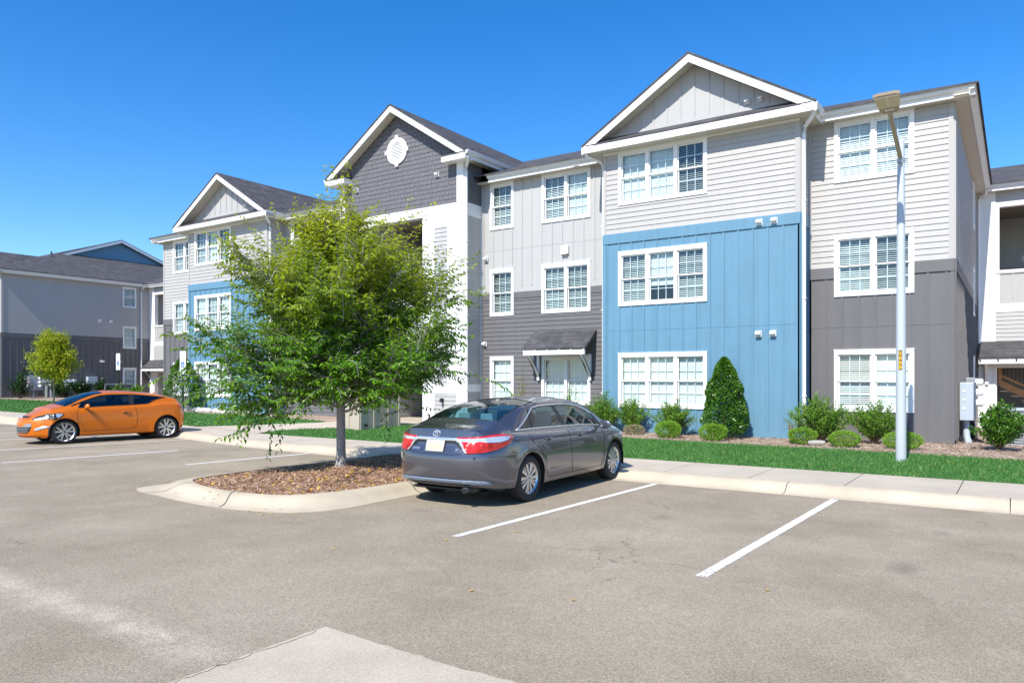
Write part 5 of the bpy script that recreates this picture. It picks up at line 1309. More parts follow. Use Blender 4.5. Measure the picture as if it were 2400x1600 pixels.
mat('chrome', (.80, .81, .82), .18, metal=.75); mat('plastic_black', (.02, .02, .021), .45); mat('liner', (.008, .008, .008), .9)
mat('lamp_red', (.62, .012, .010), .12, coat=1); mat('lamp_clear', (.62, .66, .72), .15, metal=.5, coat=1); mat('lamp_amber', (.75, .2, .02), .15, coat=1)
mat('seat_grey', (.42, .43, .42), .8); mat('seat_dark', (.04, .045, .05), .7); mat('plate', (.62, .60, .50), .5); mat('plate_mid', (.70, .52, .30), .5)
mat('blue_grey_trim', (.16, .20, .26), .3, coat=.5)

def pchip(X, Y):
    n = len(X); h = [X[i+1]-X[i] for i in range(n-1)]; dl = [(Y[i+1]-Y[i])/h[i] for i in range(n-1)]; d = [0]*n
    for i in range(1, n-1):
        if dl[i-1]*dl[i] > 0:
            w1 = 2*h[i]+h[i-1]; w2 = h[i]+2*h[i-1]; d[i] = (w1+w2)/(w1/dl[i-1]+w2/dl[i])
    d[0] = dl[0]; d[-1] = dl[-1]
    def f(x):
        x = min(max(x, X[0]), X[-1]); i = 0
        while i < n-2 and x > X[i+1]: i += 1
        t = (x-X[i])/h[i]
        return (2*t**3-3*t*t+1)*Y[i]+(t**3-2*t*t+t)*h[i]*d[i]+(-2*t**3+3*t*t)*Y[i+1]+(t**3-t*t)*h[i]*d[i+1]
    return f
SUB = 4
class Car:
    """lofted shell. K: list of (y, [13 (x, z) control points from floor centre to roof centre])"""
    def __init__(s, C):
        s.C = C; ys = [k[0] for k in C['K']]; s.fx = [pchip(ys, [k[1][j][0] for k in C['K']]) for j in range(13)]; s.fz = [pchip(ys, [k[1][j][1] for k in C['K']]) for j in range(13)]
        s.y0, s.y1 = ys[0], ys[-1]; s.NJ = 12*SUB+1
    def sec(s, y):
        P = [Vector((s.fx[j](y), s.fz[j](y))) for j in range(13)]; out = []
        for j in range(12):
            p0 = P[j-1] if j else Vector((-P[1].x, P[1].y)); p1, p2 = P[j], P[j+1]; p3 = P[j+2] if j < 11 else Vector((-P[11].x, P[11].y))
            sharp = s.C.get('sharp', (1, 2))
            for k in range(SUB):
                t = k/SUB
                if j in (0, 1): q = p1.lerp(p2, t)
                else:
                    m1 = (p2-p0)*.5*.85; m2 = (p3-p1)*.5*.85
                    if j == 2: m1 = (p2-p1)*.7
                    q = (2*t**3-3*t*t+1)*p1+(t**3-2*t*t+t)*m1+(-2*t**3+3*t*t)*p2+(t**3-t*t)*m2
                out.append(q)
        out.append(P[12]); return out
    def shape(s, x, y, z, j):
        C = s.C; f = C['flare']
        for cy in C['axles']:
            r = math.hypot(y-cy, z-C['wr']); 
            if abs(x) > .5 and j < 7*SUB+1:
                a = math.exp(-((r-C['ar']-.03)/.07)**2)*f; x += math.copysign(a, x)
        X = abs(x)
        if j >= 9*SUB:
            e = 1-(X/.8)**2
            gw = max(0, 1-abs((y-C['bowf'][0])/C['bowf'][1])); gb = max(0, 1-abs((y-C['bowr'][0])/C['bowr'][1]))
            sm = lambda t: t*t*(3-2*t)
            y += C['bowf'][2]*sm(gw)*e-C['bowr'][2]*sm(gb)*e
        # nose and tail curvature
        yr, yb = C['tail']; yf, ya = C['nose']
        if y < yb:
            t = (y-s.y0)/(yb-s.y0); y = C['rear'](X, z)*(1-t)+yb*t
        if y > ya:
            t = (s.y1-y)/(s.y1-ya); y = C['front'](X, z)*(1-t)+ya*t
        return Vector((x, y, z))
    def build(s, root, paint, gmat):
        C = s.C; N = int((s.y1-s.y0)/.034); ST = [s.y0+(s.y1-s.y0)*i/N for i in range(N+1)]
        for b in C['breaks']:
            i = min(range(1, N), key=lambda k: abs(ST[k]-b)); ST[i] = b
        secs = [s.sec(y) for y in ST]; Y = [[y]*s.NJ for y in ST]
        # slide window-end vertices on to the slanted glass edge
        jb, jt = C['gj']
        for e0, e1 in C['gends']:
            for j in range(jb, jt+1):
                r = (j-jb)/(jt-jb); yy = e0+(e1-e0)*r; i = min(range(N+1), key=lambda k: abs(Y[k][j]-yy)); Y[i][j] = yy
                sc2 = s.sec(yy); secs[i] = list(secs[i]); secs[i][j] = sc2[j]
        R_, wr = C['ar'], C['wr']; G = []; SNAP = False
        for i in range(N+1):
            row = []
            for j in range(s.NJ):
                x, z = secs[i][j]; y = Y[i][j]
                if SNAP and SUB <= j <= 7*SUB:
                    for cy in C['axles']:
                        dy, dz = y-cy, z-wr; r = math.hypot(dy, dz)
                        if dz > 0 and abs(r-R_) < .021: y = cy+dy*R_/r; z = wr+dz*R_/r
                        elif dz <= 0 and abs(abs(dy)-R_) < .018: y = cy+math.copysign(R_, dy)
                row.append(s.shape(x, y, z, j))
            G.append(row)
        V = []; idx = {}
        for sg in (1, -1):
            for i in range(N+1):
                for j in range(s.NJ):
                    if sg < 0 and j in (0, s.NJ-1): idx[sg, i, j] = idx[1, i, j]; continue
                    idx[sg, i, j] = len(V); p = G[i][j]; V.append((p.x*sg, p.y, p.z))
        F = {'body': [], 'ws': [], 'bl': [], 'sg': []}
        ghole = C['gends']
        for sg in (1, -1):
            for i in range(N):
                for j in range(s.NJ-1):
                    q = (idx[sg, i, j], idx[sg, i+1, j], idx[sg, i+1, j+1], idx[sg, i, j+1])
                    if sg < 0: q = q[::-1]
                    c = (G[i][j]+G[i+1][j]+G[i+1][j+1]+G[i][j+1])/4
                    inw = False
                    if False:
                        for cy in C['axles']:
                            dy, dz = c.y-cy, c.z-wr
                            if c.x > .45 and ((dz > 0 and math.hypot(dy, dz) < R_-.002) or (dz <= 0 and abs(dy) < R_-.002)): inw = True
                    if inw: continue
                    ym = (Y[i][j]+Y[i+1][j]+Y[i+1][j+1]+Y[i][j+1])/4
                    if jb <= j < jt:
                        r = (j+.5-jb)/(jt-jb); (a0, a1), (b0, b1) = C['gends']
                        if a0+(a1-a0)*r < ym < b0+(b1-b0)*r: F['sg'].append(q); continue
                    if j >= C['wj']:
                        if C['ws'][0] < ym < C['ws'][1]: F['ws'].append(q); continue
                        if C['bl'][0] < ym < C['bl'][1] and j >= C['bj']: F['bl'].append(q); continue
                    F['body'].append(q)
        # end caps
        def cap(i, rev):
            M_ = 14; grid = []
            for j in range(s.NJ):
                x, z = secs[i][j]; row = []
                for k in range(M_+1):
                    u = x*(k/M_*2-1)
                    if k == 0: row.append(idx[-1, i, j]); continue
                    if k == M_: row.append(idx[1, i, j]); continue
                    p = s.shape(u, ST[i], z, 0 if j < 9*SUB else j); V.append((u, p.y, z)); row.append(len(V)-1)
                grid.append(row)
            for j in range(s.NJ-1):
                if secs[i][j+1][1]-secs[i][j][1] < 1e-5 and j < SUB: pass
                for k in range(M_):
                    q = (grid[j][k], grid[j][k+1], grid[j+1][k+1], grid[j+1][k]); F['body'].append(q[::-1] if rev else q)
        cap(0, False); cap(N, True)
        def mk(name, faces, m, parent, off=0):
            us = sorted({k for f in faces for k in f}); mp = {k: n for n, k in enumerate(us)}; me = bpy.data.meshes.new(name)
            me.from_pydata([V[k] for k in us], [], [tuple(mp[k] for k in f) for f in faces]); me.materials.append(M(m))
            b = bmesh.new(); b.from_mesh(me)
            if name == 'body':
                for cy in C['axles']:
                    for sg in (1, -1):
                        A = [R(-4+k*11.75) for k in range(17)]
                        pl = [(cy+R_*math.cos(a), wr+R_*math.sin(a), math.cos(a), math.sin(a)) for a in A]
                        near = lambda c: c.x*sg > .45 and abs(c.y-cy) < R_+.12 and c.z < wr+R_+.12
                        for (py, pz, ny, nz) in pl:
                            fs = [f for f in b.faces if near(f.calc_center_median())]
                            g = fs+list({e for f in fs for e in f.edges})+list({v for f in fs for v in f.verts})
                            bmesh.ops.bisect_plane(b, geom=g, dist=.0005, plane_co=(0, py, pz), plane_no=(0, ny, nz))
                        kill = []
                        for f in b.faces:
                            c = f.calc_center_median()
                            if not near(c): continue
                            if all((c.y-py)*ny+(c.z-pz)*nz < 1e-4 for py, pz, ny, nz in pl): kill.append(f)
                        bmesh.ops.delete(b, geom=kill, context='FACES')
            bmesh.ops.remove_doubles(b, verts=b.verts, dist=.0004); bmesh.ops.recalc_face_normals(b, faces=b.faces)
            b.to_mesh(me); b.free(); me.shade_smooth(); me.set_sharp_from_angle(angle=R(42)); o = bpy.data.objects.new(name, me); COL.objects.link(o); o.parent = parent; return o
        s.body = mk('body', F['body'], paint, root)
        s.ws = mk('windscreen', F['ws'], gmat, root); s.bl = mk('rear_window', F['bl'], gmat, root)
        lf = [f for f in F['sg'] if V[f[0]][0] > 0]; rt = [f for f in F['sg'] if V[f[0]][0] < 0]
        mk('side_window', lf, gmat, root); mk('side_window', rt, gmat, root)
        allf = [f for k in F for f in F[k]]
        s.bvh = BVHTree.FromPolygons([Vector(v) for v in V], allf); s.G = G; s.Y = Y; s.ST = ST
        # wheel wells
        for sg in (1, -1):
            for cy in C['axles']:
                w_ = MB(); A = [(-R_, .24)]+[(R_*math.cos(R(180-k*12)), R_*math.sin(R(180-k*12))+wr) for k in range(16)]+[(R_, .24)]
                xo = s.C['w']-.012
                for (a, b_), (c, d) in zip(A, A[1:]): w_.quad((sg*xo, cy+a, b_), (sg*xo, cy+c, d), (sg*.5, cy+c, d), (sg*.5, cy+a, b_))
                w_.add([(sg*.5, cy+a, b_) for a, b_ in A], [tuple(range(len(A)))])
                w_.build('wheel_well', 'liner', root, recalc=False)
        return s
    def hit(s, o, d):
        r = s.bvh.ray_cast(Vector(o), Vector(d).normalized()); return (r[0], r[1]) if r[0] else (None, None)
    def side(s, y, z, sg=1, off=.003):
        p, n = s.hit((sg*3, y, z), (-sg, 0, 0)); 
        if p is None: p = Vector((sg*.85, y, z)); n = Vector((sg, 0, 0))
        if n.x*sg < 0: n = -n
        return p+n*off
    def ends(s, x, z, rear=True, off=.003):
        dr = 1 if rear else -1; p, n = s.hit((x, -4*dr+ (0 if rear else 0), z), (0, dr, 0))
        if p is None: return None
        if n.y*dr > 0: n = -n
        return p+n*off
    def radial(s, phi, z, cy, off=.003):
        d = Vector((math.cos(R(phi)), math.sin(R(phi)), 0)); p, n = s.hit(Vector((0, cy, z))+d*4, -d)
        if p is None: return None
        if n.dot(d) < 0: n = -n
        return p+n*off
    def top(s, x, y, off=.003):
        p, n = s.hit((x, y, 3), (0, 0, -1)); return p+Vector((0, 0, off)) if p else None
def patch(poly, fn, res, name, m, parent, thick=.0, off2=None):
    """polygon given in 2-D parameters, draped over the car by fn(u, v)"""
    from mathutils.geometry import delaunay_2d_cdt
    us = [p[0] for p in poly]; vs = [p[1] for p in poly]; P = []
    n = len(poly)
    for i in range(n):
        a, c = Vector(poly[i]), Vector(poly[(i+1) % n]); k = max(1, int(max(abs(c.x-a.x)/res[0], abs(c.y-a.y)/res[1])))
        for t in range(k): P.append(a.lerp(c, t/k))
    n0 = len(P); x = min(us)+res[0]/2
    while x < max(us):
        y = min(vs)+res[1]/2
        while y < max(vs):
            if inpoly(poly, x, y): P.append(Vector((x, y)))
            y += res[1]
        x += res[0]
    o = delaunay_2d_cdt(P, [], [list(range(n0))], 1, 1e-6)
    V = []; bad = set()
    for i, p in enumerate(o[0]):
        q = fn(p.x, p.y)
        if q is None: bad.add(i); q = Vector((0, 0, 0))
        V.append(tuple(q))
    F = [tuple(f) for f in o[2] if not bad & set(f)]
    b = MB(); b.add(V, F)
    ob = b.build(name, m, parent, smooth=True)
    if thick:
        md = ob.modifiers.new('solid', 'SOLIDIFY'); md.thickness = thick; md.offset = 1
    return ob
def seam(b, pts, r=.0035, n=5): b.tube(pts, r, n, cap=False)
def dens(P, k=6):
    out = []
    for a, c in zip(P, P[1:]):
        for t in range(k): out.append((a[0]+(c[0]-a[0])*t/k, a[1]+(c[1]-a[1])*t/k))
    return out+[P[-1]]
def spl(P, k=6):
    """smooth 2-D curve through points"""
    out = []; n = len(P); Q = [Vector(p) for p in P]
    for i in range(n-1):
        p0 = Q[max(0, i-1)]; p1, p2 = Q[i], Q[i+1]; p3 = Q[min(n-1, i+2)]
        for j in range(k):
            t = j/k; v = .5*((2*p1)+(-p0+p2)*t+(2*p0-5*p1+4*p2-p3)*t*t+(-p0+3*p1-3*p2+p3)*t**3); out.append((v.x, v.y))
    return out+[tuple(P[-1])]
def wheel(root, x, y, rad, style, sg, wid=.205):
    """wheel centred at x (outer face), y; sg = +1 right side"""
    rr = rad*(.655 if style == 'cover' else .735); b = MB()
    def X(d): return x+sg*d
    dk = MB(); dk.lathe((x, y, rad), [(rr*.97, -sg*.15), (rr*.97, -sg*.03), (rr*.98, -sg*.028)], 32, 'x')
    dk.lathe((x, y, rad), [(rr*.6, -sg*.09), (rr*.6, -sg*.08)], 24, 'x')
    w_ = dk.build('wheel', 'rim_dark', root, smooth=40)
    prof = [(rr, -wid+.02), (rr+.01, -wid), (rad-.03, -wid-.0), (rad-.008, -wid+.02), (rad, -wid+.05), (rad, -.05), (rad-.008, -.02), (rad-.03, -.002), ((rr+rad)/2, .004), (rr+.012, -.002), (rr, -.012)]
    t = MB(); V = []; F = []; n = 48
    for r_, h in prof:
        for j in range(n): a = 2*math.pi*j/n; V.append((X(h), y+r_*math.cos(a), rad+r_*math.sin(a)))
    for i in range(len(prof)-1):
        for j in range(n): F.append((i*n+j, i*n+(j+1) % n, (i+1)*n+(j+1) % n, (i+1)*n+j))
    t.add(V, F)
    for d in (-.07, -.105, -.14):
        t.lathe((X(d), y, rad), [(rad+.0008, -.003), (rad+.0008, .003)], n, 'x') if False else None
    t.build('tyre', 'tyre', w_, smooth=50)
    m = MB()
    def P(r_, a, d): return (X(d), y+r_*math.cos(a), rad+r_*math.sin(a))
    n = 48
    for r0, r1, d0, d1 in ((rr*.93, rr*1.0, -.028, -.010), (rr*1.0, rr*1.025, -.010, -.004)):
        for j in range(n):
            a0, a1 = 2*math.pi*j/n, 2*math.pi*(j+1)/n; m.quad(P(r0, a0, d0), P(r1, a0, d1), P(r1, a1, d1), P(r0, a1, d0))
    def spoke(a, w0, w1, r0, r1, d0, d1, da=0, th=.022):
        c0, c1 = a, a+da
        A = [P(r0, c0-w0/r0, d0), P(r0, c0+w0/r0, d0), P(r1, c1+w1/r1, d1), P(r1, c1-w1/r1, d1)]
        B_ = [P(r0, c0-w0/r0*1.3, d0-th), P(r0, c0+w0/r0*1.3, d0-th), P(r1, c1+w1/r1*1.1, d1-th), P(r1, c1-w1/r1*1.1, d1-th)]
        m.prism(B_, A)
    if style == 'cover':
        for k in range(5):
            a = 2*math.pi*k/5+.3
            spoke(a-.20, .011, .026, rr*.20, rr*.95, -.014, -.016, -.10); spoke(a+.20, .011, .026, rr*.20, rr*.95, -.014, -.016, .10)
            spoke(a+.63, .008, .012, rr*.22, rr*.95, -.026, -.024)
        m.lathe((X(0), y, rad), [(rr*.24, -sg*.022), (rr*.22, -sg*.010), (rr*.05, -sg*.006)], 24, 'x')
    else:
        for k in range(5):
            a = 2*math.pi*k/5+math.pi/2
            spoke(a, .024, .020, rr*.18, rr*.95, -.020, -.014, .27, .03); spoke(a, .024, .020, rr*.18, rr*.95, -.020, -.014, -.27, .03)
        m.lathe((X(0), y, rad), [(rr*.26, -sg*.03), (rr*.24, -sg*.018), (rr*.1, -sg*.012)], 24, 'x')
    m.build('rim', 'rim_silver', w_, smooth=30)
    h = MB(); h.lathe((X(0), y, rad), [(rr*.11, -sg*.012), (rr*.10, -sg*.004), (.005, -sg*.003)], 16, 'x')
    for k in range(5):
        a = 2*math.pi*k/5+.3+.31; h.lathe(P(rr*.17, a, -.012) if style == 'cover' else P(rr*.2, a, -.016), [(.008, 0), (.008, sg*.004)], 8, 'x')
    h.build('hub_cap', 'rim_dark' if style != 'cover' else 'steel_grey', w_, smooth=40)
    bd = MB(); bd.lathe((X(-.10), y, rad), [(rr*.78, 0), (rr*.78, -sg*.02)], 28, 'x'); bd.build('brake_disc', 'rim_dark', w_, smooth=40)

def seats(root, rows, m, zc):
    for y, xs, w_ in rows:
        for x in xs:
            b = MB(); q = lambda a, c: [(x-w_, a, c), (x+w_, a, c)]
            b.prism([(x-w_, y-.10, .42), (x+w_, y-.10, .42), (x+w_, y+.42, .45), (x-w_, y+.42, .45)], [(x-w_, y-.10, .60), (x+w_, y-.10, .60), (x+w_, y+.42, .64), (x-w_, y+.42, .64)])
            b.prism([(x-w_, y-.02, .55), (x+w_, y-.02, .55), (x+w_, y+.10, .55), (x-w_, y+.10, .55)], [(x-w_*.82, y-.26, zc-.02), (x+w_*.82, y-.26, zc-.02), (x+w_*.82, y-.16, zc-.02), (x-w_*.82, y-.16, zc-.02)])
            o = b.build('seat', m, root, bevel=.03)
            h = MB(); h.prism([(x-.13, y-.27, zc+.03), (x+.13, y-.27, zc+.03), (x+.13, y-.17, zc+.03), (x-.13, y-.17, zc+.03)], [(x-.10, y-.27, zc+.20), (x+.10, y-.27, zc+.20), (x+.10, y-.19, zc+.20), (x-.10, y-.19, zc+.20)]); h.box(x-.05, x-.04, y-.225, y-.215, zc-.03, zc+.05); h.box(x+.04, x+.05, y-.225, y-.215, zc-.03, zc+.05)
            h.build('headrest', m, o, bevel=.02)
def mirror_part(root, c, m, sg):
    b = MB(); bm = bmesh.new(); bmesh.ops.create_icosphere(bm, subdivisions=3, radius=1)
    x, y, z = c
    for v in bm.verts:
        k = v.co.copy(); k.y = k.y if k.y > 0 else k.y*.25
        v.co = Vector((x+sg*k.x*.115*(1.0), y+k.y*.085, z+k.z*.072*(1-.12*sg*k.x)))
    me = bpy.data.meshes.new('mirror'); bm.to_mesh(me); bm.free(); me.shade_smooth(); me.materials.append(M(m)); o = bpy.data.objects.new('mirror', me); COL.objects.link(o); o.parent = root
    s = MB(); s.prism([(x-sg*.19, y-.03, z-.07), (x-sg*.19, y+.04, z-.07), (x-sg*.05, y+.03, z-.05), (x-sg*.05, y-.01, z-.05)], [(x-sg*.19, y-.03, z-.03), (x-sg*.19, y+.04, z-.03), (x-sg*.05, y+.03, z-.02), (x-sg*.05, y-.01, z-.02)]); s.build('mirror_stalk', 'plastic_black', o)

# ---------------- grey sedan
def S(w, belt, wb, zr, wr_, zt, zf=.22, zs=.24, wf=None, mid=.66, wc=None):
    """half section: w widest half width, belt height/half width, rail height/half width, top height"""
    wc = wc or w; d = zr-belt
    return [(0, zf), (w-.16, zf), (w-.035, zs+.02), (w-.008, .40), (wc, mid), (w-.018, (mid+belt)/2+.02), (w-.055, belt-.045), (wb, belt), (wb-(wb-wr_)*.50, belt+d*.52), (wr_, zr), (wr_-.075, zr+(zt-zr)*.42), (wr_*.48, zt-(zt-zr)*.16), (0, zt)]
K = [(-1.07, S(.76, 1.00, .66, 1.035, .60, 1.065, .30, .32)),
     (-.92, S(.85, 1.01, .735, 1.05, .67, 1.090, .26, .29)),
     (-.70, S(.893, 1.015, .765, 1.07, .69, 1.118, .22, .25)),
     (-.42, S(.906, 1.01, .785, 1.13, .665, 1.185, .20, .23)),
     (-.10, S(.910, 1.00, .795, 1.225, .64, 1.300, .20, .22)),
     (.30, S(.910, .99, .80, 1.32, .605, 1.398, .20, .21)),
     (.75, S(.910, .98, .803, 1.372, .58, 1.452, .20, .21)),
     (1.25, S(.910, .972, .805, 1.38, .572, 1.468, .20, .21)),
     (1.70, S(.910, .962, .803, 1.362, .575, 1.452, .20, .21)),
     (2.05, S(.910, .952, .80, 1.29, .60, 1.385, .20, .21)),
     (2.40, S(.908, .942, .795, 1.14, .66, 1.235, .20, .22)),
     (2.72, S(.905, .930, .785, .985, .72, 1.075, .20, .22)),
     (2.95, S(.902, .905, .775, .945, .70, 1.015, .20, .23)),
     (3.30, S(.885, .84, .745, .88, .66, .935, .20, .24, mid=.62)),
     (3.60, S(.82, .735, .69, .775, .58, .82, .20, .24, mid=.58)),
     (3.77, S(.68, .62, .56, .66, .45, .70, .22, .26, mid=.5))]
rear_z = pchip([.2, .30, .42, .55, .68, .74, .80, .95, 1.06, 1.2], [-.93, -1.00, -1.055, -1.08, -1.075, -1.065, -1.03, -1.005, -.985, -.93])
front_z = pchip([.2, .35, .55, .70, .85, 1.0], [3.66, 3.75, 3.77, 3.74, 3.66, 3.5])
sedan = dict(K=K, axles=(0, 2.775), wr=.335, ar=.375, flare=.012, w=.91, bowf=(2.6, .9, .13), bowr=(-.1, .85, .12), tail=(-1.07, -.55), nose=(3.77, 3.1),
             rear=lambda X, z: rear_z(z)+.24*(X/.80)**3.6, front=lambda X, z: front_z(z)-.42*(X/.80)**2.6, breaks=(-.42, .62, 1.93, 2.70, 1.24), gj=(7*SUB+1, 9*SUB-1), gends=((-.20, .46), (2.44, 2.34)),
             wj=10*SUB-1, bj=10*SUB-1, ws=(1.93, 2.70), bl=(-.42, .62))
CSC = 1.05; CA = R(1.2)
car = thing('parked_car', 'grey four-door sedan parked nose-in beside the tree island', 'car', (-6.03-.885*CSC*math.cos(CA), 9.36-.885*CSC*math.sin(CA), .0), CA)
car.scale = (CSC, CSC, CSC)
cs = Car(sedan).build(car, 'paint_grey', 'car_glass')
for sg in (1, -1):
    for y in (0, 2.775): wheel(car, sg*.885, y, .335, 'cover', sg)
# floor pan, interior
b = MB(); b.box(-.62, .62, -.75, 3.4, .19, .21); b.box(-.74, .74, .42, 2.35, .20, .30); b.build('underbody', 'liner', car)
b = MB(); b.box(-.74, .74, .3, 2.7, .30, .36); b.box(-.76, -.70, .3, 2.7, .3, .93); b.box(.70, .76, .3, 2.7, .3, .93); b.prism([(-.72, 2.25, .60), (.72, 2.25, .60), (.72, 2.72, .88), (-.72, 2.72, .88)], [(-.72, 2.3, .90), (.72, 2.3, .90), (.72, 2.75, .96), (-.72, 2.75, .96)])
b.box(-.66, .66, -.38, .28, .80, .93); b.build('cabin_lining', 'seat_dark', car)
seats(car, [(1.45, (-.37, .37), .25), (.45, (-.42, .42), .26), (.45, (0,), .14)], 'seat_grey', 1.02)
b = MB(); cst = Vector((-.37, 2.05, .92))
ring_ = [cst+Vector((math.cos(a)*.185, -math.sin(a)*.06, math.sin(a)*.17)) for a in [2*math.pi*k/20 for k in range(21)]]; b.tube(ring_, .014, 6); b.tube([cst, cst+Vector((0, .2, -.1))], .03, 6); b.build('steering_wheel', 'plastic_black', car, smooth=True)

def trims(c, root, C, gends, rail_mat='chrome', pill=(), belt_mat='chrome', only_lower=False):
    """bright outline of the side glass and black door pillars"""
    jb, jt = C['gj']; (a0, a1), (b0, b1) = gends
    for sg in (1, -1):
        def pt(y, r, off=.004):
            j = jb+(jt-jb)*r; s_ = c.sec(y); j0 = int(min(len(s_)-2, math.floor(j))); f = j-j0; x, z = s_[j0].lerp(s_[j0+1], f)
            p = c.shape(x, y, z, jb+1); return Vector(((p.x+off)*sg, p.y, p.z))
        lo = [pt(a0+(b0-a0)*k/30, 0) for k in range(31)]; hi = [pt(a1+(b1-a1)*k/30, 1) for k in range(31)]
        rs = [pt(a0+(a1-a0)*k/8, k/8) for k in range(9)]; fs_ = [pt(b0+(b1-b0)*k/8, k/8) for k in range(9)]
        b = MB(); b.tube(lo, .010, 6); 
        b.build('belt_moulding', belt_mat, root, smooth=True)
        b = MB(); b.tube(rs[::1]+hi[1:], .011, 6); b.build('window_moulding', rail_mat, root, smooth=True)
        b = MB(); b.tube([p+Vector((-.006*sg, 0, -.012)) for p in hi]+[p+Vector((-.006*sg, 0, 0)) for p in fs_[::-1]], .014, 6)
        for (y0_, y1_, w_) in pill:
            L = [pt(y0_+(y1_-y0_)*k/8-w_/2, k/8, .003) for k in range(9)]; Q = [pt(y0_+(y1_-y0_)*k/8+w_/2, k/8, .003) for k in range(9)]
            for k in range(8): b.quad(L[k], Q[k], Q[k+1], L[k+1])
        b.build('door_pillar', 'plastic_black', root, smooth=True)
trims(cs, car, sedan, sedan['gends'], pill=((1.20, 1.10, .11), (.24, .34, .045)))
# window surrounds of windscreen and rear window (black ceramic edge)
def edge(c, root, obj_, name, r=.012):
    me = obj_.data; b = bmesh.new(); b.from_mesh(me); es = [e for e in b.edges if e.is_boundary]
    m = MB()
    for e in es: m.tube([e.verts[0].co, e.verts[1].co], r, 4, cap=False)
    b.free(); m.build(name, 'plastic_black', root, smooth=True)
edge(cs, car, cs.ws, 'windscreen_seal'); edge(cs, car, cs.bl, 'rear_window_seal', .008)
# rear deck: seams, lights, chrome bar, plate, badges
rearf = lambda off: (lambda x, z: cs.ends(x, z, True, off))
radf = lambda off: (lambda p, z: cs.radial(p, z, -.35, off))
def radphi(x, y): return math.degrees(math.atan2(y+.35, x))
b = MB(); sm = spl([(-.62, 1.045), (-.56, .97), (-.50, .86), (-.47, .78), (-.40, .735), (-.2, .722), (0, .72), (.2, .722), (.40, .735), (.47, .78), (.50, .86), (.56, .97), (.62, 1.045)], 5)
seam(b, [cs.ends(x, z, True, .0) for x, z in sm if cs.ends(x, z, True, 0)], .004)
for sg in (1, -1):
    seam(b, [cs.side(y, z, sg, 0) for y, z in dens([(-.86, .70), (-.6, .70), (-.385, .695)], 8)], .003)
    # doors
    for line_ in (spl([(.02, .96), (.10, .84), (.26, .72), (.40, .56), (.44, .40), (.50, .315), (.62, .30)], 5), dens([(.62, .30), (1.5, .30), (2.26, .30)], 10), spl([(1.20, .955), (1.19, .8), (1.21, .55), (1.25, .31)], 5), spl([(2.26, .30), (2.33, .36), (2.37, .5), (2.37, .7), (2.36, .90)], 5)):
        seam(b, [cs.side(y, z, sg, 0) for y, z in line_], .0042)
    seam(b, [cs.side(y, z, sg, 0) for y, z in dens([(2.36, .80), (2.9, .80)], 6)], .002)
    fl = spl([(-.33, .72), (-.47, .74), (-.52, .80), (-.42, .86), (-.30, .865)], 5)
b.build('panel_seam', 'liner', car)
for sg in (1, -1):
    def MX_(P): return [(180-p, z) if sg < 0 else (p, z) for p, z in P]
    out_ = [(radphi(.50, -1.02), .742), (radphi(.36, -1.02), .955), (radphi(.60, -.98), .963), (-28, .985), (-17, .99), (-8, .968), (-4, .945), (-12, .865), (-26, .79), (-38, .757), (-46, .748)]
    tl = patch(MX_([(min(0, p), z) for p, z in out_]), radf(.010), (1.0, .014), 'tail_light', 'lamp_red', car, .006)
    cl = [(radphi(.43, -1.02), .90), (radphi(.40, -1.02), .935), (radphi(.60, -.98), .940), (-28, .962), (-17, .966), (-9, .948), (-14, .915), (-22, .892), (-32, .89), (-40, .905), (-46, .895)]
    patch(MX_(cl), radf(.022), (1.0, .012), 'clear_lens', 'lamp_clear', tl)
    am = [(-54, .80), (-52.5, .87), (-49.5, .875), (-49.5, .80)]
    patch(MX_(am), radf(.022), (1, .012), 'amber_lens', 'lamp_amber', tl)
    sb = MB(); L = [cs.radial(180+49 if sg < 0 else -49+0, z, -.35, .018) for z in (.755, .80, .85, .90, .95)]
    L = [cs.ends(sg*x, z, True, .019) for x, z in dens([(.515, .75), (.60, .965)], 6)]
    if all(L): seam(sb, L, .003); sb.build('lamp_seam', 'liner', tl)
bar = [(-.50, .745), (-.52, .745), (-.40, .915), (-.34, .948), (.34, .948), (.40, .915), (.52, .745), (.50, .745), (.475, .757), (.375, .885), (.32, .908), (-.32, .908), (-.375, .885), (-.475, .757)]
patch(bar, rearf(.012), (.05, .02), 'chrome_bar', 'chrome', car, .008)
patch([(-.37, .875), (-.32, .906), (.32, .906), (.37, .875), (.43, .81), (.40, .81), (.34, .862), (.30, .872), (-.30, .872), (-.34, .862), (-.40, .81), (-.43, .81)], rearf(.005), (.05, .02), 'plate_recess', 'plastic_black', car)
pl = patch([(-.155, .752), (.155, .752), (.155, .905), (-.155, .905)], rearf(.014), (.1, .1), 'number_plate', 'plate', car, .004)
patch([(-.11, .785), (.11, .785), (.11, .872), (-.11, .872)], rearf(.0205), (.1, .1), 'plate_tint', 'plate_mid', pl)
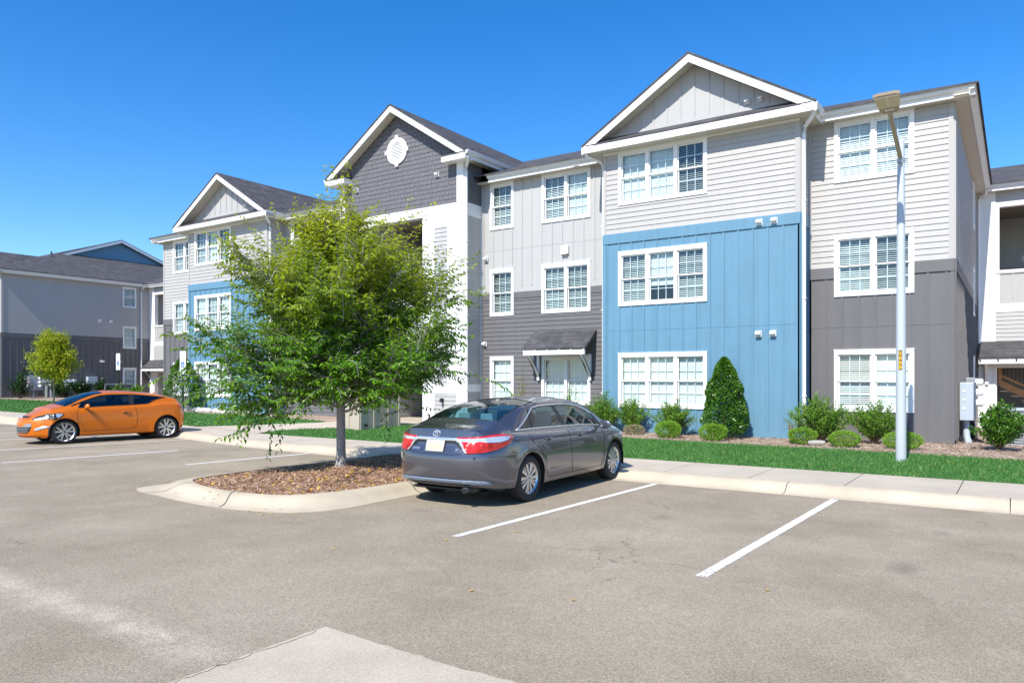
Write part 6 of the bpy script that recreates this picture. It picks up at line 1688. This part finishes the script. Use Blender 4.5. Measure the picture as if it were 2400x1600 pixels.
# oval emblem of three crossing ellipses
b = MB(); ec = Vector((0, 1.005))
def ell(cx, cz, a, c, r=.0042):
    P = [cs.ends(cx+a*math.cos(t), cz+c*math.sin(t), True, .010) for t in [2*math.pi*k/22 for k in range(23)]]
    if all(P): b.tube(P, r, 5, cap=False)
ell(0, 1.0, .062, .042); ell(0, 1.018, .036, .015, .0036); ell(0, 1.0, .017, .038, .0036)
b.build('emblem', 'chrome', car, smooth=True)
def lettering(s, size, x, z, par, m='chrome', off=.012, shear=0, bold=0, fn=None):
    cu = bpy.data.curves.new('lettering', 'FONT'); cu.body = s; cu.size = size; cu.extrude = .001; cu.shear = shear; cu.offset = bold
    tmp = bpy.data.objects.new('lettering', cu); COL.objects.link(tmp); dg = bpy.context.evaluated_depsgraph_get()
    me = bpy.data.meshes.new_from_object(tmp.evaluated_get(dg)); bpy.data.objects.remove(tmp)
    for v in me.vertices:
        p = cs.ends(x+v.co.x, z+v.co.y, True, off+v.co.z); v.co = p if p else Vector((x, -1, z))
    o = bpy.data.objects.new('lettering', me); COL.objects.link(o); me.materials.append(M(m)); o.parent = par
lettering('DUANE B', .036, -.41, .815, car, bold=.0006) if False else None
lettering('Camry', .055, -.42, .77, car, shear=.3, bold=.001); lettering('LE', .038, .345, .775, car, bold=.001)
lettering('HYBRID', .026, -.405, .822, car, bold=.0006) if False else None
# lower bumper: blade, diffuser, tailpipe
patch([(-.80, .345), (-.70, .385), (-.4, .395), (.4, .395), (.70, .385), (.80, .345), (.74, .325), (.42, .345), (-.42, .345), (-.74, .325)], rearf(.010), (.06, .02), 'bumper_blade', 'blue_grey_trim', car, .012)
patch([(-.66, .325), (.66, .325), (.56, .245), (-.56, .245)], rearf(.006), (.06, .03), 'bumper_valance', 'plastic_black', car)
b = MB(); b.box(-.50, .50, -.93, -.60, .235, .25); b.build('undertray', 'plastic_black', car)
b = MB(); b.lathe((.46, -1.0, .25), [(.038, 0), (.040, .02), (.038, .35)], 16, 'y'); b.lathe((.46, -.86, .27), [(.06, 0), (.08, .1), (.09, .4)], 16, 'y'); b.build('tailpipe', 'util_dark', car, smooth=40)
b = MB(); b.lathe((.46, -1.004, .25), [(.031, 0), (.031, .002)], 16, 'y'); b.build('tailpipe_mouth', 'liner', car)
for sg in (1, -1): patch([(sg*.60, .665), (sg*.625, .665), (sg*.625, .70), (sg*.60, .70)], rearf(.003), (.02, .02), 'reflector', 'plastic_black', car)
# handles, fuel flap, mirrors, headlights
for sg in (1, -1):
    for y in (.42, 1.42):
        z = .865; b = MB(); P = [cs.side(y+t, z, sg, o_) for t, o_ in ((0, .004), (.03, .030), (.10, .036), (.17, .030), (.20, .004))]; b.tube(P, [.012, .013, .014, .013, .012], 8, flat=.8); b.build('door_handle', 'paint_grey', car, smooth=True)
        patch([(y+.03, z-.032), (y+.17, z-.032), (y+.155, z+.02), (y+.045, z+.02)], lambda a, c: cs.side(a, c, sg, .003), (.05, .02), 'handle_cup', 'plastic_black', car)
    mirror_part(car, (sg*.985, 2.22, .985), 'paint_grey', sg)
    patch([(2.98, .775), (3.10, .82), (3.42, .76), (3.62, .665), (3.60, .60), (3.35, .655)], lambda a, c: cs.side(a, c, sg, .006), (.05, .03), 'headlight', 'lamp_clear', car, .004)
b = MB(); P = [(-.30, .72), (-.45, .745), (-.50, .80), (-.42, .865), (-.28, .88)]
seam(b, [cs.side(y, z, 1, 0) for y, z in spl(P, 5)], .0025); b.build('fuel_flap_seam', 'liner', car)
b = MB()
for k in range(3): x = -.45+.1*k; 
p = cs.top(.1, -.55)
for x, y in ((-.36, -.50), (.12, -.47)):
    p = cs.top(x, y); b.quad(p+Vector((-.03, 0, .004)), p+Vector((0, .018, .008)), p+Vector((.03, 0, .012)), p+Vector((0, -.018, .008)))
b.build('fallen_leaf', 'leaf_fallen', None, recalc=False); o = bpy.context.scene.objects['fallen_leaf']; o.location = car.location; o.rotation_euler = car.rotation_euler; o.scale = car.scale; tag(o, 'two yellow leaves lying on the grey sedan boot lid', 'leaf')

# ---------------- orange hatchback
def S2(w, belt, wb, zr, wr_, zt, zf=.18, zs=.20, mid=.60):
    return S(w, belt, wb, zr, wr_, zt, zf, zs, mid=mid)
K2 = [(-.73, S2(.70, .93, .58, .965, .50, 1.0, .28, .30)),
      (-.60, S2(.80, .98, .65, 1.03, .58, 1.075, .24, .26)),
      (-.42, S2(.862, 1.015, .70, 1.09, .61, 1.150, .20, .23)),
      (-.15, S2(.892, 1.045, .735, 1.165, .60, 1.235, .18, .21)),
      (.15, S2(.896, 1.03, .755, 1.225, .585, 1.300, .18, .20)),
      (.55, S2(.893, .985, .775, 1.275, .57, 1.350, .18, .20)),
      (1.00, S2(.890, .962, .785, 1.312, .562, 1.388, .18, .20)),
      (1.40, S2(.888, .952, .79, 1.315, .56, 1.398, .18, .20)),
      (1.75, S2(.886, .945, .79, 1.275, .575, 1.362, .18, .20)),
      (2.10, S2(.885, .938, .79, 1.155, .62, 1.248, .18, .20)),
      (2.45, S2(.885, .928, .785, .995, .69, 1.085, .18, .20)),
      (2.66, S2(.885, .905, .78, .945, .70, 1.012, .18, .20)),
      (2.90, S2(.880, .862, .765, .90, .68, .955, .18, .21)),
      (3.15, S2(.855, .79, .73, .83, .63, .88, .18, .22, mid=.56)),
      (3.36, S2(.78, .70, .66, .74, .54, .785, .17, .22, mid=.5)),
      (3.49, S2(.64, .60, .52, .635, .42, .68, .18, .22, mid=.45))]
rear_z2 = pchip([.2, .32, .5, .7, .85, 1.0, 1.15], [-.60, -.70, -.74, -.735, -.70, -.64, -.5])
front_z2 = pchip([.15, .25, .40, .55, .66, .78, .9], [3.40, 3.47, 3.49, 3.485, 3.46, 3.36, 3.2])
hatch = dict(K=K2, axles=(0, 2.65), wr=.322, ar=.362, flare=.022, w=.893, bowf=(2.5, .9, .14), bowr=(-.2, .6, .05), tail=(-.73, -.40), nose=(3.49, 2.95),
             rear=lambda X, z: rear_z2(z)+.26*(X/.75)**3.2, front=lambda X, z: front_z2(z)-.46*(X/.76)**2.4, breaks=(-.30, .05, 1.62, 2.55), gj=(7*SUB+1, 9*SUB-1), gends=((.48, -.06), (2.30, 2.20)),
             wj=10*SUB-1, bj=10*SUB-1, ws=(1.62, 2.55), bl=(-.40, .05))
car2 = thing('parked_car', 'orange three-door hatchback coupe parked with its nose toward the lot', 'car', (0, 0, 0), 0)
ch = Car(hatch).build(car2, 'paint_orange', 'car_glass_dark')
for sg in (1, -1):
    for y in (0, 2.65): wheel(car2, sg*.872, y, .322, 'alloy', sg, .215)
b = MB(); b.box(-.60, .60, -.55, 3.2, .17, .19); b.box(-.72, .72, .42, 2.25, .18, .28); b.build('underbody', 'liner', car2)
b = MB(); b.box(-.72, .72, .0, 2.6, .28, .34); b.box(-.74, -.69, .0, 2.6, .3, .90); b.box(.69, .74, .0, 2.6, .3, .90); b.prism([(-.7, 2.1, .60), (.7, 2.1, .60), (.7, 2.6, .84), (-.7, 2.6, .84)], [(-.7, 2.15, .87), (.7, 2.15, .87), (.7, 2.62, .92), (-.7, 2.62, .92)]); b.build('cabin_lining', 'seat_dark', car2)
seats(car2, [(1.35, (-.36, .36), .24), (.45, (-.32, .32), .24)], 'seat_dark', .98)
trims(ch, car2, hatch, hatch['gends'], 'plastic_black', ((.93, .89, .13),), 'plastic_black')
edge(ch, car2, ch.ws, 'windscreen_seal', .010)
# black A-pillars and roof edge
for sg in (1, -1):
    b = MB(); P = [ch.top(sg*(.585+.105*t), 1.66+.80*t, .004) for t in [k/10 for k in range(11)]]; b.tube([p for p in P if p], .028, 6, flat=.35)
    b.build('windscreen_pillar', 'plastic_black', car2, smooth=True)
b = MB()
for sg in (1, -1):
    for L in (spl([(2.33, .90), (2.35, .75), (2.33, .5), (2.29, .36), (2.20, .325)], 5), dens([(2.20, .325), (1.2, .335)], 10), spl([(1.2, .335), (.98, .35), (.86, .42), (.82, .6), (.83, .80), (.86, .945)], 5)):
        seam(b, [ch.side(y, z, sg, 0) for y, z in L], .0045)
    L = [ch.top(sg*x, y, .0) for x, y in spl([(.66, 2.55), (.655, 2.8), (.60, 3.1), (.48, 3.28), (.30, 3.36), (0, 3.385)], 6)]; seam(b, [p for p in L if p], .004)
b.build('panel_seam', 'liner', car2)
for sg in (1, -1):
    sd = lambda a, c, off=.006, s_=sg: ch.side(a, c, s_, off)
    hl = patch([(2.66, .795), (2.80, .825), (2.98, .80), (3.18, .735), (3.31, .655), (3.27, .628), (3.08, .648), (3.0, .672), (2.88, .655), (2.78, .69)], lambda a, c: sd(a, c, .006), (.05, .03), 'headlight', 'plastic_black', car2, .004)
    patch([(2.69, .785), (2.80, .812), (2.86, .80), (2.84, .71), (2.80, .70)], lambda a, c: sd(a, c, .013), (.04, .02), 'lens', 'lamp_clear', hl)
    patch([(2.90, .79), (3.02, .77), (3.06, .70), (2.98, .69), (2.92, .675)], lambda a, c: sd(a, c, .013), (.04, .02), 'lens', 'lamp_clear', hl)
    patch([(3.0, .675), (3.26, .640), (3.27, .662), (3.14, .70), (3.04, .69)], lambda a, c: sd(a, c, .013), (.04, .02), 'lens', 'lamp_clear', hl)
    patch([(2.97, .46), (3.26, .36), (3.27, .40), (3.24, .44), (3.10, .485), (2.98, .487)], lambda a, c: sd(a, c, .006), (.04, .02), 'fog_light', 'lamp_clear', car2, .004)
    tl = patch([(-.30, .93), (-.36, .97), (-.50, .955), (-.60, .90), (-.62, .84), (-.52, .85), (-.38, .89)], lambda a, c: sd(a, c, .006), (.04, .02), 'tail_light', 'lamp_red', car2, .004)
    patch([(-.50, .855), (-.61, .83), (-.625, .80), (-.56, .815)], lambda a, c: sd(a, c, .008), (.04, .02), 'clear_lens', 'lamp_clear', tl)
    mirror_part(car2, (sg*.975, 2.12, .985), 'paint_orange', sg)
    y, z = 1.02, .80; b = MB(); b.tube([sd(y+t, z, o_) for t, o_ in ((0, .004), (.03, .028), (.10, .034), (.17, .028), (.20, .004))], [.012, .014, .015, .014, .012], 8, flat=.8); b.build('door_handle', 'paint_orange', car2, smooth=True)
    patch([(y+.03, z-.035), (y+.17, z-.035), (y+.155, z+.02), (y+.045, z+.02)], lambda a, c: sd(a, c, .003), (.05, .02), 'handle_cup', 'plastic_black', car2)
fr_ = lambda off: (lambda x, z: ch.ends(x, z, False, off))
gr = patch([(-.50, .47), (-.46, .36), (-.38, .30), (.38, .30), (.46, .36), (.50, .47)], fr_(.005), (.05, .02), 'lower_grille', 'plastic_black', car2)
b = MB()
for z in (.335, .375, .415, .455): b.tube([p for p in [fr_(.014)(x, z) for x in [(-.47+.94*k/20)*(.86+.14*(z-.3)/.17) for k in range(21)]] if p], .007, 5, cap=False)
b.build('grille_bar', 'steel_grey', gr, smooth=True)
for sg in (1, -1): patch([(sg*.50, .475), (sg*.49, .565), (sg*.36, .54), (sg*.24, .475)], fr_(.006), (.04, .02), 'grille_corner', 'steel_grey', car2)
patch([(-.30, .70), (.30, .70), (.34, .742), (-.34, .742)], fr_(.006), (.05, .015), 'upper_grille', 'plastic_black', car2)
b = MB()
def ell2(cx, cz, a, c, r):
    P = [ch.ends(cx+a*math.cos(t), cz+c*math.sin(t), False, .016) for t in [2*math.pi*k/20 for k in range(21)]]
    if all(P): b.tube(P, r, 5, cap=False)
ell2(0, .71, .075, .038, .006)
for xx in (-.028, .028):
    P = [ch.ends(xx+dx, .71+dz, False, .016) for dx, dz in ((-.008, -.028), (0, 0), (.008, .028))]
    if all(P): b.tube(P, .006, 5)
P = [ch.ends(x, .71+x*.25, False, .016) for x in (-.028, 0, .028)]
if all(P): b.tube(P, .006, 5)
b.build('emblem', 'chrome', car2, smooth=True)
b = MB(); P = [fr_(.004)(x, .225) for x in [-.55+1.1*k/16 for k in range(17)]]; b.tube([p for p in P if p], .02, 6, flat=.5); b.build('chin', 'plastic_black', car2, smooth=True)
b = MB(); b.prism([(-.03, -.02, 1.262), (.03, -.02, 1.262), (.012, .10, 1.28), (-.012, .10, 1.28)], [(-.004, -.03, 1.33), (.004, -.03, 1.33), (.004, .0, 1.31), (-.004, .0, 1.31)]); b.build('antenna', 'paint_orange', car2)
# place: local +y (nose) points to the lot
TH = 172.0; SC2 = 1.055
car2.rotation_euler = (0, 0, R(TH)); car2.scale = (SC2, SC2, SC2)
# front wheel contact on the visible side
D1 = 20.75; t1 = (152-1200)/1745.; a_ = R(34.18); r1 = t1*D1
wx, wy = r1*math.cos(a_)-D1*math.sin(a_), r1*math.sin(a_)+D1*math.cos(a_)
lx, ly = -.872*SC2, 2.65*SC2; c_, s_ = math.cos(R(TH)), math.sin(R(TH))
car2.location = (wx-(lx*c_-ly*s_), wy-(lx*s_+ly*c_), 0)
